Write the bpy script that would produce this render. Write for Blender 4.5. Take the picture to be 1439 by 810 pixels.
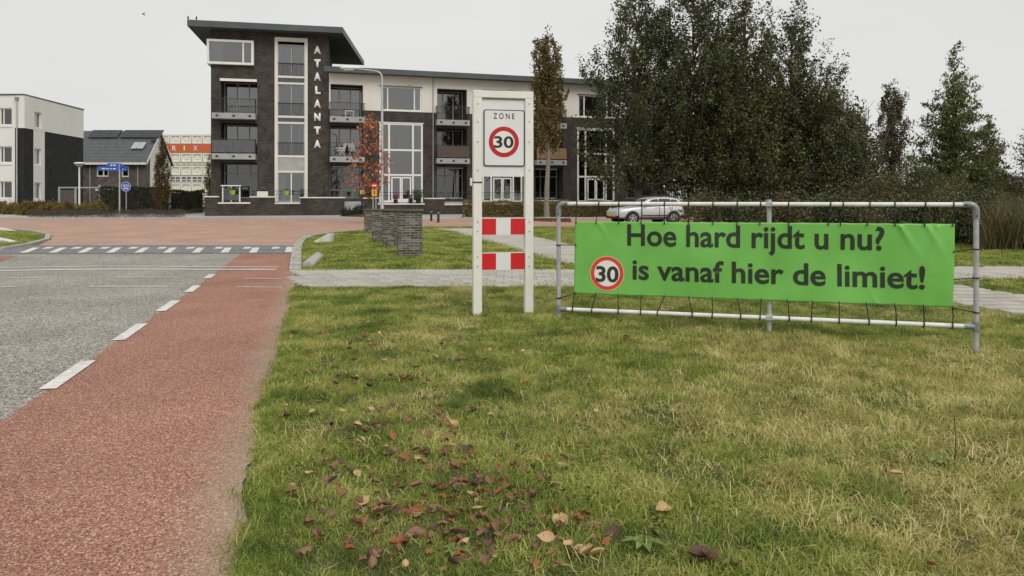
import bpy, bmesh, math, random
import numpy as np
from mathutils import Matrix, Vector, noise as mnoise

random.seed(7); rng = np.random.default_rng(7)
R = math.radians
scene = bpy.context.scene
COL = scene.collection
for o in list(bpy.data.objects): bpy.data.objects.remove(o)

# ------------------------------------------------------------------ camera
W0, H0, FPX, HOR, CAMZ = 1439.0, 810.0, 1039.0, 280.0, 1.5
cam = bpy.data.cameras.new('camera'); cam.sensor_width = 36; cam.lens = 36 * FPX / W0
cam.shift_y = -(H0 / 2 - HOR) / W0
cam.clip_start = 0.05; cam.clip_end = 6000
camo = bpy.data.objects.new('camera', cam); COL.objects.link(camo)
camo.location = (0, 0, CAMZ); camo.rotation_euler = (R(90), 0, 0)
scene.camera = camo

# ------------------------------------------------------------------ sky (overcast) and sun
SUN_EL, SUN_AZ = 48.0, 150.0          # soft sun behind the cloud, behind the photographer
world = bpy.data.worlds.new('World'); scene.world = world; world.use_nodes = True
wn, wl = world.node_tree.nodes, world.node_tree.links
bg = wn['Background']; bg.inputs['Strength'].default_value = 0.12
sky = wn.new('ShaderNodeTexSky'); sky.sky_type = 'NISHITA'; sky.sun_disc = False
sky.sun_elevation = R(SUN_EL); sky.sun_rotation = R(SUN_AZ); sky.dust_density = 6; sky.air_density = 1.0; sky.ozone_density = 1
bw = wn.new('ShaderNodeRGBToBW'); wl.new(sky.outputs[0], bw.inputs[0])
cl = wn.new('ShaderNodeMix'); cl.data_type = 'RGBA'; cl.inputs[0].default_value = 0.93   # a closed layer of grey cloud
wl.new(bw.outputs[0], cl.inputs[6])
tc = wn.new('ShaderNodeTexCoord'); nz = wn.new('ShaderNodeTexNoise'); nz.inputs['Scale'].default_value = 2.2; nz.inputs['Detail'].default_value = 3
mp = wn.new('ShaderNodeMapping'); mp.inputs['Scale'].default_value = (1, 1, 3)
wl.new(tc.outputs['Generated'], mp.inputs[0]); wl.new(mp.outputs[0], nz.inputs['Vector'])
rp = wn.new('ShaderNodeValToRGB'); rp.color_ramp.elements[0].color = (5.6, 5.6, 5.5, 1); rp.color_ramp.elements[1].color = (6.6, 6.6, 6.5, 1)
wl.new(nz.outputs[0], rp.inputs[0]); wl.new(rp.outputs[0], cl.inputs[7])
wl.new(cl.outputs[2], bg.inputs['Color'])
sl = bpy.data.lights.new('sun', 'SUN'); sl.energy = 1.45; sl.angle = R(40); sl.color = (1, 0.965, 0.91)
so = bpy.data.objects.new('sun', sl); COL.objects.link(so)
so.rotation_euler = (R(90 - SUN_EL), 0, R(180 - SUN_AZ)); so.location = (0, -10, 40)
vs = scene.view_settings; vs.view_transform = 'Standard'; vs.look = 'None'; vs.exposure = 0.12; vs.gamma = 1
vs.use_curve_mapping = False
scene.render.engine = 'CYCLES'

# ------------------------------------------------------------------ terrain and pixel helpers
SL = 0.00875
def gz(x, y):
    z = 0.0
    if y > 12: z = SL * (min(y, 54) - 12)
    if x > 1 and y < 13: z -= 0.034 * min(x - 1, 5) * max(0, min(1, (13 - y) / 3.5))
    return z
def G(px, py):                         # photo pixel -> point on the ground
    k = (py - HOR) / FPX
    Y = CAMZ / k
    if Y > 12: Y = (CAMZ + SL * 12) / (k + SL)
    return ((px - W0 / 2) / FPX * Y, Y)
def at(px, py, Y): return Vector(((px - W0 / 2) / FPX * Y, Y, CAMZ - (py - HOR) / FPX * Y))
def XY(px, Y): return ((px - W0 / 2) / FPX * Y, Y)
def frame(x, y, z=0, ang=0): return Matrix.Translation((x, y, z)) @ Matrix.Rotation(ang, 4, 'Z')
def fpx(F, px, py, v=0.0):             # photo pixel -> (u, z) on plane y=v of frame F
    inv = F.inverted(); o = inv @ Vector((0, 0, CAMZ)); d = inv.to_3x3() @ Vector(((px - W0/2)/FPX, 1, -(py - HOR)/FPX))
    t = (v - o.y) / d.y; p = o + d * t
    return p.x, p.z

# ------------------------------------------------------------------ materials
MATS = {}
def nodes_of(m): return m.node_tree.nodes, m.node_tree.links
def mat(name, col, rough=0.7, var=0.15, scale=6.0, bump=0.0, bscale=60.0, metal=0.0, spec=0.4, col2=None, island=0.0, translucent=0.0, detail=5):
    if name in MATS: return MATS[name]
    m = bpy.data.materials.new(name); m.use_nodes = True
    n, l = nodes_of(m); b = n['Principled BSDF']
    b.inputs['Roughness'].default_value = rough; b.inputs['Metallic'].default_value = metal
    b.inputs['Specular IOR Level'].default_value = spec
    t = n.new('ShaderNodeTexCoord'); nzz = n.new('ShaderNodeTexNoise'); nzz.inputs['Scale'].default_value = scale; nzz.inputs['Detail'].default_value = detail
    l.new(t.outputs['Object'], nzz.inputs['Vector'])
    r = n.new('ShaderNodeValToRGB'); r.color_ramp.elements[0].position = 0.3; r.color_ramp.elements[1].position = 0.7
    c2 = col2 or tuple(min(1, c * (1 + var)) for c in col); c1 = col if col2 else tuple(c * (1 - var) for c in col)
    r.color_ramp.elements[0].color = (*c1, 1); r.color_ramp.elements[1].color = (*c2, 1)
    l.new(nzz.outputs[0], r.inputs[0]); out = r.outputs[0]
    if island:
        g = n.new('ShaderNodeNewGeometry'); mr = n.new('ShaderNodeMapRange')
        mr.inputs['To Min'].default_value = 1 - island; mr.inputs['To Max'].default_value = 1 + island
        l.new(g.outputs['Random Per Island'], mr.inputs[0])
        mx = n.new('ShaderNodeVectorMath'); mx.operation = 'SCALE'
        l.new(out, mx.inputs[0]); l.new(mr.outputs[0], mx.inputs['Scale']); out = mx.outputs[0]
    l.new(out, b.inputs['Base Color'])
    if bump:
        nb = n.new('ShaderNodeTexNoise'); nb.inputs['Scale'].default_value = bscale; nb.inputs['Detail'].default_value = 4
        l.new(t.outputs['Object'], nb.inputs['Vector'])
        bp = n.new('ShaderNodeBump'); bp.inputs['Strength'].default_value = bump; bp.inputs['Distance'].default_value = 0.01
        l.new(nb.outputs[0], bp.inputs['Height']); l.new(bp.outputs[0], b.inputs['Normal'])
    if translucent:
        tr = n.new('ShaderNodeBsdfTranslucent'); l.new(out, tr.inputs['Color'])
        ms = n.new('ShaderNodeMixShader'); ms.inputs[0].default_value = translucent
        l.new(b.outputs[0], ms.inputs[1]); l.new(tr.outputs[0], ms.inputs[2]); l.new(ms.outputs[0], n['Material Output'].inputs[0])
    MATS[name] = m; return m

def speckle(name, cols, scale, macro=0.12, rough=0.85, bump=0.5, extra=None):
    """aggregate: voronoi cells of several stone colours with large soft wear"""
    m = bpy.data.materials.new(name); m.use_nodes = True; n, l = nodes_of(m); b = n['Principled BSDF']
    b.inputs['Roughness'].default_value = rough; b.inputs['Specular IOR Level'].default_value = 0.3
    t = n.new('ShaderNodeTexCoord'); v = n.new('ShaderNodeTexVoronoi'); v.inputs['Scale'].default_value = scale
    l.new(t.outputs['Object'], v.inputs['Vector'])
    sp = n.new('ShaderNodeSeparateColor'); l.new(v.outputs['Color'], sp.inputs[0])
    r = n.new('ShaderNodeValToRGB'); r.color_ramp.interpolation = 'CONSTANT'
    while len(r.color_ramp.elements) < len(cols): r.color_ramp.elements.new(0.5)
    acc = 0
    for e, (w, c) in zip(r.color_ramp.elements, cols):
        e.position = acc; e.color = (*c, 1); acc += w
    l.new(sp.outputs[0], r.inputs[0])
    a = n.new('ShaderNodeTexNoise'); a.inputs['Scale'].default_value = 0.7; a.inputs['Detail'].default_value = 6; l.new(t.outputs['Object'], a.inputs['Vector'])
    mr = n.new('ShaderNodeMapRange'); mr.inputs['From Min'].default_value = 0.3; mr.inputs['From Max'].default_value = 0.7
    mr.inputs['To Min'].default_value = 1 - macro; mr.inputs['To Max'].default_value = 1 + macro; l.new(a.outputs[0], mr.inputs[0])
    s = n.new('ShaderNodeVectorMath'); s.operation = 'SCALE'; l.new(r.outputs[0], s.inputs[0]); l.new(mr.outputs[0], s.inputs['Scale'])
    out = s.outputs[0]
    if extra: out = extra(n, l, t, out)
    l.new(out, b.inputs['Base Color'])
    bp = n.new('ShaderNodeBump'); bp.inputs['Strength'].default_value = bump; bp.inputs['Distance'].default_value = 0.006
    l.new(v.outputs['Distance'], bp.inputs['Height']); l.new(bp.outputs[0], b.inputs['Normal'])
    MATS[name] = m; return m

def brickmat(name, c1, c2, mortar, bw=0.22, bh=0.062, ms=0.012, rough=0.85):
    m = bpy.data.materials.new(name); m.use_nodes = True; n, l = nodes_of(m); b = n['Principled BSDF']
    b.inputs['Roughness'].default_value = rough; b.inputs['Specular IOR Level'].default_value = 0.25
    t = n.new('ShaderNodeTexCoord'); s = n.new('ShaderNodeSeparateXYZ'); l.new(t.outputs['Object'], s.inputs[0])
    ad = n.new('ShaderNodeMath'); ad.operation = 'ADD'; l.new(s.outputs[0], ad.inputs[0]); l.new(s.outputs[1], ad.inputs[1])
    cb = n.new('ShaderNodeCombineXYZ'); l.new(ad.outputs[0], cb.inputs[0]); l.new(s.outputs[2], cb.inputs[1])
    k = n.new('ShaderNodeTexBrick'); k.inputs['Scale'].default_value = 1; k.inputs['Brick Width'].default_value = bw; k.inputs['Row Height'].default_value = bh
    k.inputs['Mortar Size'].default_value = ms; k.inputs['Color1'].default_value = (*c1, 1); k.inputs['Color2'].default_value = (*c2, 1); k.inputs['Mortar'].default_value = (*mortar, 1)
    l.new(cb.outputs[0], k.inputs['Vector'])
    a = n.new('ShaderNodeTexNoise'); a.inputs['Scale'].default_value = 1.6; a.inputs['Detail'].default_value = 8; l.new(t.outputs['Object'], a.inputs['Vector'])
    # streaks: short horizontal runs of darker and lighter bricks
    mp2 = n.new('ShaderNodeMapping'); mp2.inputs['Scale'].default_value = (1.3, 6.0, 1); l.new(cb.outputs[0], mp2.inputs[0])
    a2 = n.new('ShaderNodeTexNoise'); a2.inputs['Scale'].default_value = 2.0; a2.inputs['Detail'].default_value = 3; l.new(mp2.outputs[0], a2.inputs['Vector'])
    sm = n.new('ShaderNodeMath'); sm.operation = 'ADD'; l.new(a.outputs[0], sm.inputs[0]); l.new(a2.outputs[0], sm.inputs[1])
    mr = n.new('ShaderNodeMapRange'); mr.inputs['From Min'].default_value = 0.7; mr.inputs['From Max'].default_value = 1.3; mr.inputs['To Min'].default_value = 0.55; mr.inputs['To Max'].default_value = 1.5
    l.new(sm.outputs[0], mr.inputs[0])
    sc = n.new('ShaderNodeVectorMath'); sc.operation = 'SCALE'; l.new(k.outputs[0], sc.inputs[0]); l.new(mr.outputs[0], sc.inputs['Scale'])
    l.new(sc.outputs[0], b.inputs['Base Color'])
    bp = n.new('ShaderNodeBump'); bp.inputs['Strength'].default_value = 0.6; bp.inputs['Distance'].default_value = 0.01
    l.new(k.outputs['Fac'], bp.inputs['Height']); bp.invert = True; l.new(bp.outputs[0], b.inputs['Normal'])
    MATS[name] = m; return m

def glassmat(name, tint=(0.35, 0.38, 0.4), refl=0.10):
    m = bpy.data.materials.new(name); m.use_nodes = True; n, l = nodes_of(m)
    for x in list(n):
        if x.name == 'Principled BSDF': n.remove(x)
    fr = n.new('ShaderNodeFresnel'); fr.inputs[0].default_value = 1.5
    ad = n.new('ShaderNodeMath'); ad.operation = 'ADD'; ad.inputs[1].default_value = refl; l.new(fr.outputs[0], ad.inputs[0])
    tr = n.new('ShaderNodeBsdfTransparent'); tr.inputs[0].default_value = (*tint, 1)
    gl = n.new('ShaderNodeBsdfGlossy'); gl.inputs['Roughness'].default_value = 0.02
    t = n.new('ShaderNodeTexCoord'); a = n.new('ShaderNodeTexNoise'); a.inputs['Scale'].default_value = 1.1; l.new(t.outputs['Object'], a.inputs['Vector'])
    bp = n.new('ShaderNodeBump'); bp.inputs['Strength'].default_value = 0.06; l.new(a.outputs[0], bp.inputs['Height']); l.new(bp.outputs[0], gl.inputs['Normal'])
    ms = n.new('ShaderNodeMixShader'); l.new(ad.outputs[0], ms.inputs[0]); l.new(tr.outputs[0], ms.inputs[1]); l.new(gl.outputs[0], ms.inputs[2])
    l.new(ms.outputs[0], n['Material Output'].inputs[0]); MATS[name] = m; return m

asphalt = speckle('asphalt', [(0.28, (0.13, 0.12, 0.10)), (0.34, (0.25, 0.237, 0.205)), (0.23, (0.36, 0.34, 0.295)), (0.15, (0.52, 0.495, 0.43))], 70, 0.15)
def dusty(n, l, t, out):               # pale sand washed against the verge
    s = n.new('ShaderNodeSeparateXYZ'); l.new(t.outputs['Object'], s.inputs[0])
    m1 = n.new('ShaderNodeMath'); m1.operation = 'MULTIPLY_ADD'; m1.inputs[1].default_value = 0.265; l.new(s.outputs[1], m1.inputs[0]); l.new(s.outputs[0], m1.inputs[2])
    a = n.new('ShaderNodeTexNoise'); a.inputs['Scale'].default_value = 1.7; a.inputs['Detail'].default_value = 6; l.new(t.outputs['Object'], a.inputs['Vector'])
    m2 = n.new('ShaderNodeMath'); m2.operation = 'MULTIPLY_ADD'; m2.inputs[1].default_value = 0.5; l.new(a.outputs[0], m2.inputs[0]); l.new(m1.outputs[0], m2.inputs[2])
    mr = n.new('ShaderNodeMapRange'); mr.inputs['From Min'].default_value = -0.45; mr.inputs['From Max'].default_value = 0.10; mr.inputs['To Max'].default_value = 0.8; l.new(m2.outputs[0], mr.inputs[0])
    mx = n.new('ShaderNodeMix'); mx.data_type = 'RGBA'; l.new(mr.outputs[0], mx.inputs[0]); l.new(out, mx.inputs[6]); mx.inputs[7].default_value = (0.36, 0.325, 0.245, 1)
    return mx.outputs[2]
redlane = speckle('red_asphalt', [(0.3, (0.17, 0.075, 0.052)), (0.35, (0.31, 0.142, 0.098)), (0.23, (0.41, 0.20, 0.14)), (0.12, (0.54, 0.37, 0.285))], 130, 0.17, extra=dusty)
redpave = speckle('red_paving', [(0.3, (0.34, 0.205, 0.155)), (0.4, (0.41, 0.26, 0.20)), (0.3, (0.47, 0.315, 0.245))], 40, 0.12)
darkpave = speckle('dark_paving', [(0.5, (0.15, 0.155, 0.16)), (0.5, (0.2, 0.205, 0.205))], 12, 0.1)
tile_m = mat('path_tile', (0.42, 0.395, 0.345), 0.9, 0.14, 1.3, 0.4, 80)
tile_m2 = mat('path_tile_worn', (0.36, 0.335, 0.29), 0.9, 0.16, 1.9, 0.4, 80)
joint_m = mat('path_joint', (0.13, 0.12, 0.09), 0.95, 0.3, 9)
concrete = mat('concrete', (0.40, 0.385, 0.355), 0.9, 0.12, 1.5, 0.3, 40)
kerb_m = mat('kerb_concrete', (0.40, 0.385, 0.36), 0.9, 0.15, 4, 0.3, 60)
paint = mat('road_paint', (0.50, 0.48, 0.45), 0.6, 0.12, 9, 0.3, 90, col2=(0.76, 0.75, 0.72), detail=12)
lawn_m = mat('lawn_soil', (0.045, 0.045, 0.018), 0.95, 0.3, 3.0, 0.8, 60, col2=(0.10, 0.115, 0.03), detail=9)  # soil, its colour darkened to give shadow gaps between grass clumps
field_m = mat('field', (0.075, 0.10, 0.03), 0.95, 0.3, 0.4, col2=(0.12, 0.13, 0.05), detail=9)
brick_dk = brickmat('dark_brick', (0.058, 0.046, 0.040), (0.092, 0.073, 0.064), (0.045, 0.038, 0.034))
brick_tw = brickmat('charcoal_brick', (0.062, 0.052, 0.046), (0.10, 0.083, 0.073), (0.045, 0.039, 0.035))
brick_house = brickmat('brown_brick', (0.11, 0.09, 0.077), (0.145, 0.118, 0.10), (0.115, 0.10, 0.09))
brick_blk = brickmat('black_brick', (0.024, 0.024, 0.025), (0.032, 0.032, 0.033), (0.020, 0.02, 0.021))
stucco = mat('cream_stucco', (0.72, 0.69, 0.62), 0.85, 0.05, 0.6, 0.1, 80)
white_r = mat('white_render', (0.74, 0.725, 0.68), 0.8, 0.05, 0.5)
white_p = mat('white_window_paint', (0.80, 0.78, 0.72), 0.5, 0.04, 2)
grey_p = mat('grey_window_paint', (0.36, 0.36, 0.35), 0.5, 0.06, 2)
cap_m = mat('white_coping', (0.72, 0.69, 0.62), 0.7, 0.1, 3)
zinc = mat('zinc_fascia', (0.085, 0.098, 0.102), 0.5, 0.15, 1.2, metal=0.2)
soffit_m = mat('dark_soffit', (0.07, 0.072, 0.072), 0.8, 0.1, 1)
glass = glassmat('window_glass', (0.45, 0.48, 0.5), 0.2)
glass_d = glassmat('dark_window_glass', (0.2, 0.22, 0.23), 0.12)
room_m = mat('room_interior', (0.16, 0.15, 0.135), 0.9, 0.3, 0.8)
curtain_m = mat('pale_curtain', (0.62, 0.62, 0.57), 0.9, 0.1, 5)
curtain_g = mat('grey_curtain', (0.27, 0.29, 0.28), 0.9, 0.2, 5)
slab_m = mat('balcony_concrete', (0.38, 0.385, 0.37), 0.8, 0.12, 2)
rail_m = mat('dark_railing', (0.05, 0.052, 0.054), 0.5, 0.1, 4, metal=0.3)
wicker_m = mat('wicker_screen', (0.14, 0.10, 0.085), 0.9, 0.3, 20)
bamboo_m = mat('bamboo_screen', (0.40, 0.26, 0.12), 0.8, 0.25, 22)
cloth_g = mat('grey_screen_cloth', (0.15, 0.155, 0.16), 0.9, 0.15, 3)
roof_tile = mat('roof_tile', (0.10, 0.103, 0.108), 0.6, 0.2, 3)
solar_m = mat('solar_panel', (0.035, 0.037, 0.045), 0.3, 0.1, 2)
galv = mat('galvanised_steel', (0.46, 0.47, 0.475), 0.5, 0.18, 9, 0.1, 120, metal=0.35, detail=9)
galv_d = mat('cast_fitting', (0.27, 0.28, 0.29), 0.55, 0.2, 14, 0.2, 120, metal=0.4)
white_rail = mat('white_tube', (0.74, 0.735, 0.70), 0.5, 0.12, 7, detail=9)
sign_white = mat('sign_white', (0.75, 0.75, 0.75), 0.4, 0.03, 5)
post_white = mat('post_white', (0.74, 0.73, 0.65), 0.5, 0.05, 3.5, col2=(0.82, 0.80, 0.74), detail=10)
sign_panel = mat('sign_back_panel', (0.76, 0.765, 0.755), 0.45, 0.05, 4)
sign_red = mat('sign_red', (0.50, 0.012, 0.022), 0.4, 0.06, 6)
bar_red = mat('barrier_red', (0.62, 0.018, 0.02), 0.35, 0.06, 6)
sign_black = mat('sign_black', (0.02, 0.022, 0.025), 0.5, 0.05, 5)
ban_green = mat('banner_green', (0.215, 0.58, 0.115), 0.34, 0.07, 2.5, 0.10, 7, translucent=0.12)
ban_ink = mat('banner_ink', (0.026, 0.036, 0.022), 0.5, 0.1, 8)
ban_red = mat('banner_red', (0.70, 0.06, 0.05), 0.45, 0.05, 4)
ban_white = mat('banner_white', (0.82, 0.80, 0.74), 0.45, 0.04, 4)
ban_yel = mat('banner_yellow', (0.75, 0.55, 0.25), 0.45, 0.04, 4)
black_cord = mat('black_cord', (0.015, 0.015, 0.016), 0.6, 0.1, 20)
black_m = mat('black_metal', (0.02, 0.02, 0.021), 0.5, 0.1, 6)
blue_m = mat('sign_blue', (0.03, 0.12, 0.50), 0.4, 0.06, 4)
yellow_m = mat('sign_yellow', (0.75, 0.40, 0.02), 0.4, 0.05, 4)
orange_m = mat('orange_band', (0.62, 0.13, 0.05), 0.6, 0.08, 1)
bark = mat('bark', (0.07, 0.06, 0.045), 0.95, 0.3, 8, 0.6, 30)
bark_mid = mat('grey_bark', (0.12, 0.108, 0.088), 0.95, 0.3, 8, 0.6, 30)
bark_pale = mat('pale_bark', (0.22, 0.20, 0.16), 0.95, 0.3, 8, 0.6, 30)
lf_alder = mat('alder_leaves', (0.042, 0.054, 0.02), 0.45, 0.3, 0.6, col2=(0.105, 0.118, 0.042), island=0.65, translucent=0.2)
lf_alder2 = mat('olive_leaves', (0.055, 0.062, 0.02), 0.45, 0.3, 0.7, col2=(0.125, 0.128, 0.042), island=0.65, translucent=0.2)
lf_oak = mat('oak_autumn_leaves', (0.12, 0.105, 0.03), 0.6, 0.3, 0.9, col2=(0.20, 0.135, 0.042), island=0.4, translucent=0.2)
lf_rust = mat('rusty_leaves', (0.13, 0.062, 0.02), 0.6, 0.3, 1.2, col2=(0.085, 0.065, 0.018), island=0.4, translucent=0.2)
lf_brown = mat('brown_leaves', (0.12, 0.085, 0.042), 0.6, 0.3, 0.9, col2=(0.085, 0.082, 0.032), island=0.4, translucent=0.2)
lf_orange = mat('orange_leaves', (0.40, 0.15, 0.08), 0.6, 0.3, 2, col2=(0.46, 0.21, 0.12), island=0.4, translucent=0.3)
lf_conifer = mat('conifer_needles', (0.075, 0.10, 0.03), 0.6, 0.3, 0.7, col2=(0.145, 0.17, 0.05), island=0.4, translucent=0.15)
lf_conifer2 = mat('bronze_conifer', (0.09, 0.078, 0.026), 0.6, 0.3, 0.8, col2=(0.13, 0.115, 0.034), island=0.4, translucent=0.15)
lf_dark = mat('hedge_leaves', (0.018, 0.028, 0.012), 0.6, 0.3, 2, col2=(0.035, 0.048, 0.02), island=0.4, translucent=0.1)
lf_beech = mat('beech_hedge_leaves', (0.22, 0.13, 0.04), 0.6, 0.3, 1.5, col2=(0.20, 0.19, 0.05), island=0.5, translucent=0.2)
lf_yel = mat('yellow_shrub_leaves', (0.22, 0.15, 0.025), 0.6, 0.3, 2, col2=(0.14, 0.12, 0.03), island=0.4, translucent=0.2)
lf_bushred = mat('red_shrub_leaves', (0.17, 0.07, 0.03), 0.6, 0.3, 2, col2=(0.12, 0.10, 0.03), island=0.4, translucent=0.2)
lf_twig = mat('heather_twigs', (0.075, 0.052, 0.042), 0.8, 0.3, 2, col2=(0.05, 0.05, 0.03), island=0.4)
reed_m = mat('reed_stalks', (0.155, 0.12, 0.055), 0.8, 0.3, 1.0, col2=(0.11, 0.105, 0.038), island=0.45, translucent=0.2)
twig_m = mat('bare_twigs', (0.16, 0.135, 0.11), 0.9, 0.2, 4)
pot_w = mat('white_pot', (0.7, 0.68, 0.62), 0.5, 0.05, 4)
pot_g = mat('lime_pot', (0.36, 0.50, 0.08), 0.5, 0.05, 4)
pot_p = mat('purple_flowers', (0.26, 0.03, 0.12), 0.7, 0.2, 20)
wood_f = mat('weathered_wood', (0.12, 0.105, 0.095), 0.9, 0.25, 6)
car_paint = mat('silver_car_paint', (0.60, 0.61, 0.62), 0.28, 0.02, 2, metal=0.35, spec=0.6)
car_glass = mat('car_glass', (0.02, 0.022, 0.025), 0.06, 0.05, 2, spec=0.8)
tyre_m = mat('tyre_rubber', (0.016, 0.016, 0.016), 0.9, 0.1, 20)
alloy_m = mat('alloy_rim', (0.5, 0.5, 0.51), 0.35, 0.05, 4, metal=0.6)
lamp_red = mat('tail_lamp', (0.45, 0.02, 0.02), 0.25, 0.05, 4)
lamp_clr = mat('head_lamp', (0.6, 0.6, 0.58), 0.2, 0.05, 4)
cream_cass = mat('cassette_panel', (0.78, 0.75, 0.66), 0.7, 0.05, 2)
pillar_brick_m = mat('pillar_brick', (0.075, 0.066, 0.052), 0.9, 0.45, 5.5, 0.4, 70, col2=(0.17, 0.155, 0.125), detail=8)
pillar_brick_d = mat('pillar_brick_dark', (0.05, 0.046, 0.04), 0.9, 0.4, 5.5, 0.4, 70, col2=(0.10, 0.092, 0.078), detail=8)
pillar_brick_l = mat('pillar_brick_pale', (0.16, 0.15, 0.125), 0.9, 0.3, 5.5, 0.4, 70, col2=(0.25, 0.235, 0.2), detail=8)
mortar_m = mat('pillar_mortar', (0.30, 0.28, 0.24), 0.95, 0.3, 9)
mossy_cap = mat('pillar_coping', (0.11, 0.105, 0.08), 0.95, 0.35, 6, 0.4, 60)
bird_m = mat('bird_feathers', (0.02, 0.02, 0.022), 0.8, 0.1, 10)

# ------------------------------------------------------------------ mesh builder
class MB:
    def __init__(s): s.v = []; s.f = []
    def add(s, vs, fs):
        k = len(s.v); s.v += [tuple(v) for v in vs]; s.f += [tuple(i + k for i in f) for f in fs]; return s
    def box(s, x0, x1, y0, y1, z0, z1):
        if x0 > x1: x0, x1 = x1, x0
        if y0 > y1: y0, y1 = y1, y0
        if z0 > z1: z0, z1 = z1, z0
        return s.add([(x0,y0,z0),(x1,y0,z0),(x1,y1,z0),(x0,y1,z0),(x0,y0,z1),(x1,y0,z1),(x1,y1,z1),(x0,y1,z1)],
                     [(0,3,2,1),(4,5,6,7),(0,1,5,4),(1,2,6,5),(2,3,7,6),(3,0,4,7)])
    def tube(s, pts, rad, seg=8, caps=True):
        pts = [Vector(p) for p in pts]; n = len(pts)
        if not isinstance(rad, (list, tuple)): rad = [rad] * n
        k = len(s.v); prev = None
        for i, p in enumerate(pts):
            d = (pts[min(i+1, n-1)] - pts[max(i-1, 0)]).normalized()
            a = prev if prev is not None else (Vector((0,0,1)) if abs(d.z) < 0.9 else Vector((1,0,0)))
            e1 = (a - d * a.dot(d)).normalized(); e2 = d.cross(e1); prev = e1
            for j in range(seg):
                t = 2 * math.pi * j / seg; q = p + (e1 * math.cos(t) + e2 * math.sin(t)) * rad[i]; s.v.append(tuple(q))
        for i in range(n - 1):
            for j in range(seg):
                a = k + i*seg + j; b = k + i*seg + (j+1) % seg; s.f.append((a, b, b+seg, a+seg))
        if caps:
            s.f.append(tuple(k + j for j in reversed(range(seg)))); s.f.append(tuple(k + (n-1)*seg + j for j in range(seg)))
        return s
    def prism(s, poly, y0, y1):        # polygon in x,z extruded along y
        n = len(poly); k = len(s.v)
        s.v += [(x, y0, z) for x, z in poly] + [(x, y1, z) for x, z in poly]
        s.f.append(tuple(k + i for i in range(n))); s.f.append(tuple(k + n + i for i in reversed(range(n))))
        for i in range(n): s.f.append((k+i, k+n+i, k+n+(i+1) % n, k+(i+1) % n))
        return s
    def disc(s, cx, cz, r0, r1, y, seg=40):   # flat ring facing -y
        k = len(s.v)
        for i in range(seg):
            t = 2*math.pi*i/seg; s.v.append((cx + r1*math.cos(t), y, cz + r1*math.sin(t)))
            s.v.append((cx + r0*math.cos(t), y, cz + r0*math.sin(t)))
        for i in range(seg):
            a = k+2*i; b = k+2*((i+1) % seg); s.f.append((a, b, b+1, a+1))
        return s
    def lathe(s, prof, c=(0,0,0), seg=16):    # (r,z) profile about z
        k = len(s.v); n = len(prof)
        for r, z in prof:
            for j in range(seg):
                t = 2*math.pi*j/seg; s.v.append((c[0]+r*math.cos(t), c[1]+r*math.sin(t), c[2]+z))
        for i in range(n-1):
            for j in range(seg):
                a = k+i*seg+j; b = k+i*seg+(j+1) % seg; s.f.append((a, b, b+seg, a+seg))
        s.f.append(tuple(k+j for j in reversed(range(seg)))); s.f.append(tuple(k+(n-1)*seg+j for j in range(seg)))
        return s
    def mesh(s, name):
        m = bpy.data.meshes.new(name); m.from_pydata(s.v, [], s.f); m.update(); return m
    def build(s, name, material, parent=None, F=None, smooth=False, bevel=0):
        o = link(name, s.mesh(name), material, parent, F)
        if smooth: shade(o.data)
        if bevel:
            b = o.modifiers.new('bevel', 'BEVEL'); b.width = bevel; b.segments = 2; b.limit_method = 'ANGLE'
        return o

def shade(me, ang=35):
    me.polygons.foreach_set('use_smooth', [True] * len(me.polygons))
    try: me.set_sharp_from_angle(angle=R(ang))
    except Exception: pass
WM = {}
def wm(o): return WM.get(o.name, o.matrix_basis)
def link(name, data, material=None, parent=None, F=None):
    o = bpy.data.objects.new(name, data); COL.objects.link(o)
    F = F if F is not None else Matrix.Identity(4)
    if parent is not None:
        o.parent = parent; o.matrix_local = wm(parent).inverted() @ F
    else: o.matrix_local = F
    WM[o.name] = F.copy()
    if material is not None and data is not None and not data.materials: data.materials.append(material)
    return o
def tag(o, label=None, cat=None, group=None, kind=None):
    if label: o['label'] = label
    if cat: o['category'] = cat
    if group: o['group'] = group
    if kind: o['kind'] = kind
    return o
def thing(name, label, cat, F, group=None): return tag(link(name, None, None, None, F), label, cat, group)
def dup(root, F, label=None, group=None):
    def rec(o, p, M):
        c = o.copy(); COL.objects.link(c)
        if p is not None: c.parent = p
        else: c.matrix_local = M
        WM[c.name] = M if p is None else WM[p.name] @ o.matrix_local
        for ch in o.children: rec(ch, c, None)
        return c
    r = rec(root, None, F)
    if label: r['label'] = label
    if group: r['group'] = group
    return r

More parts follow.
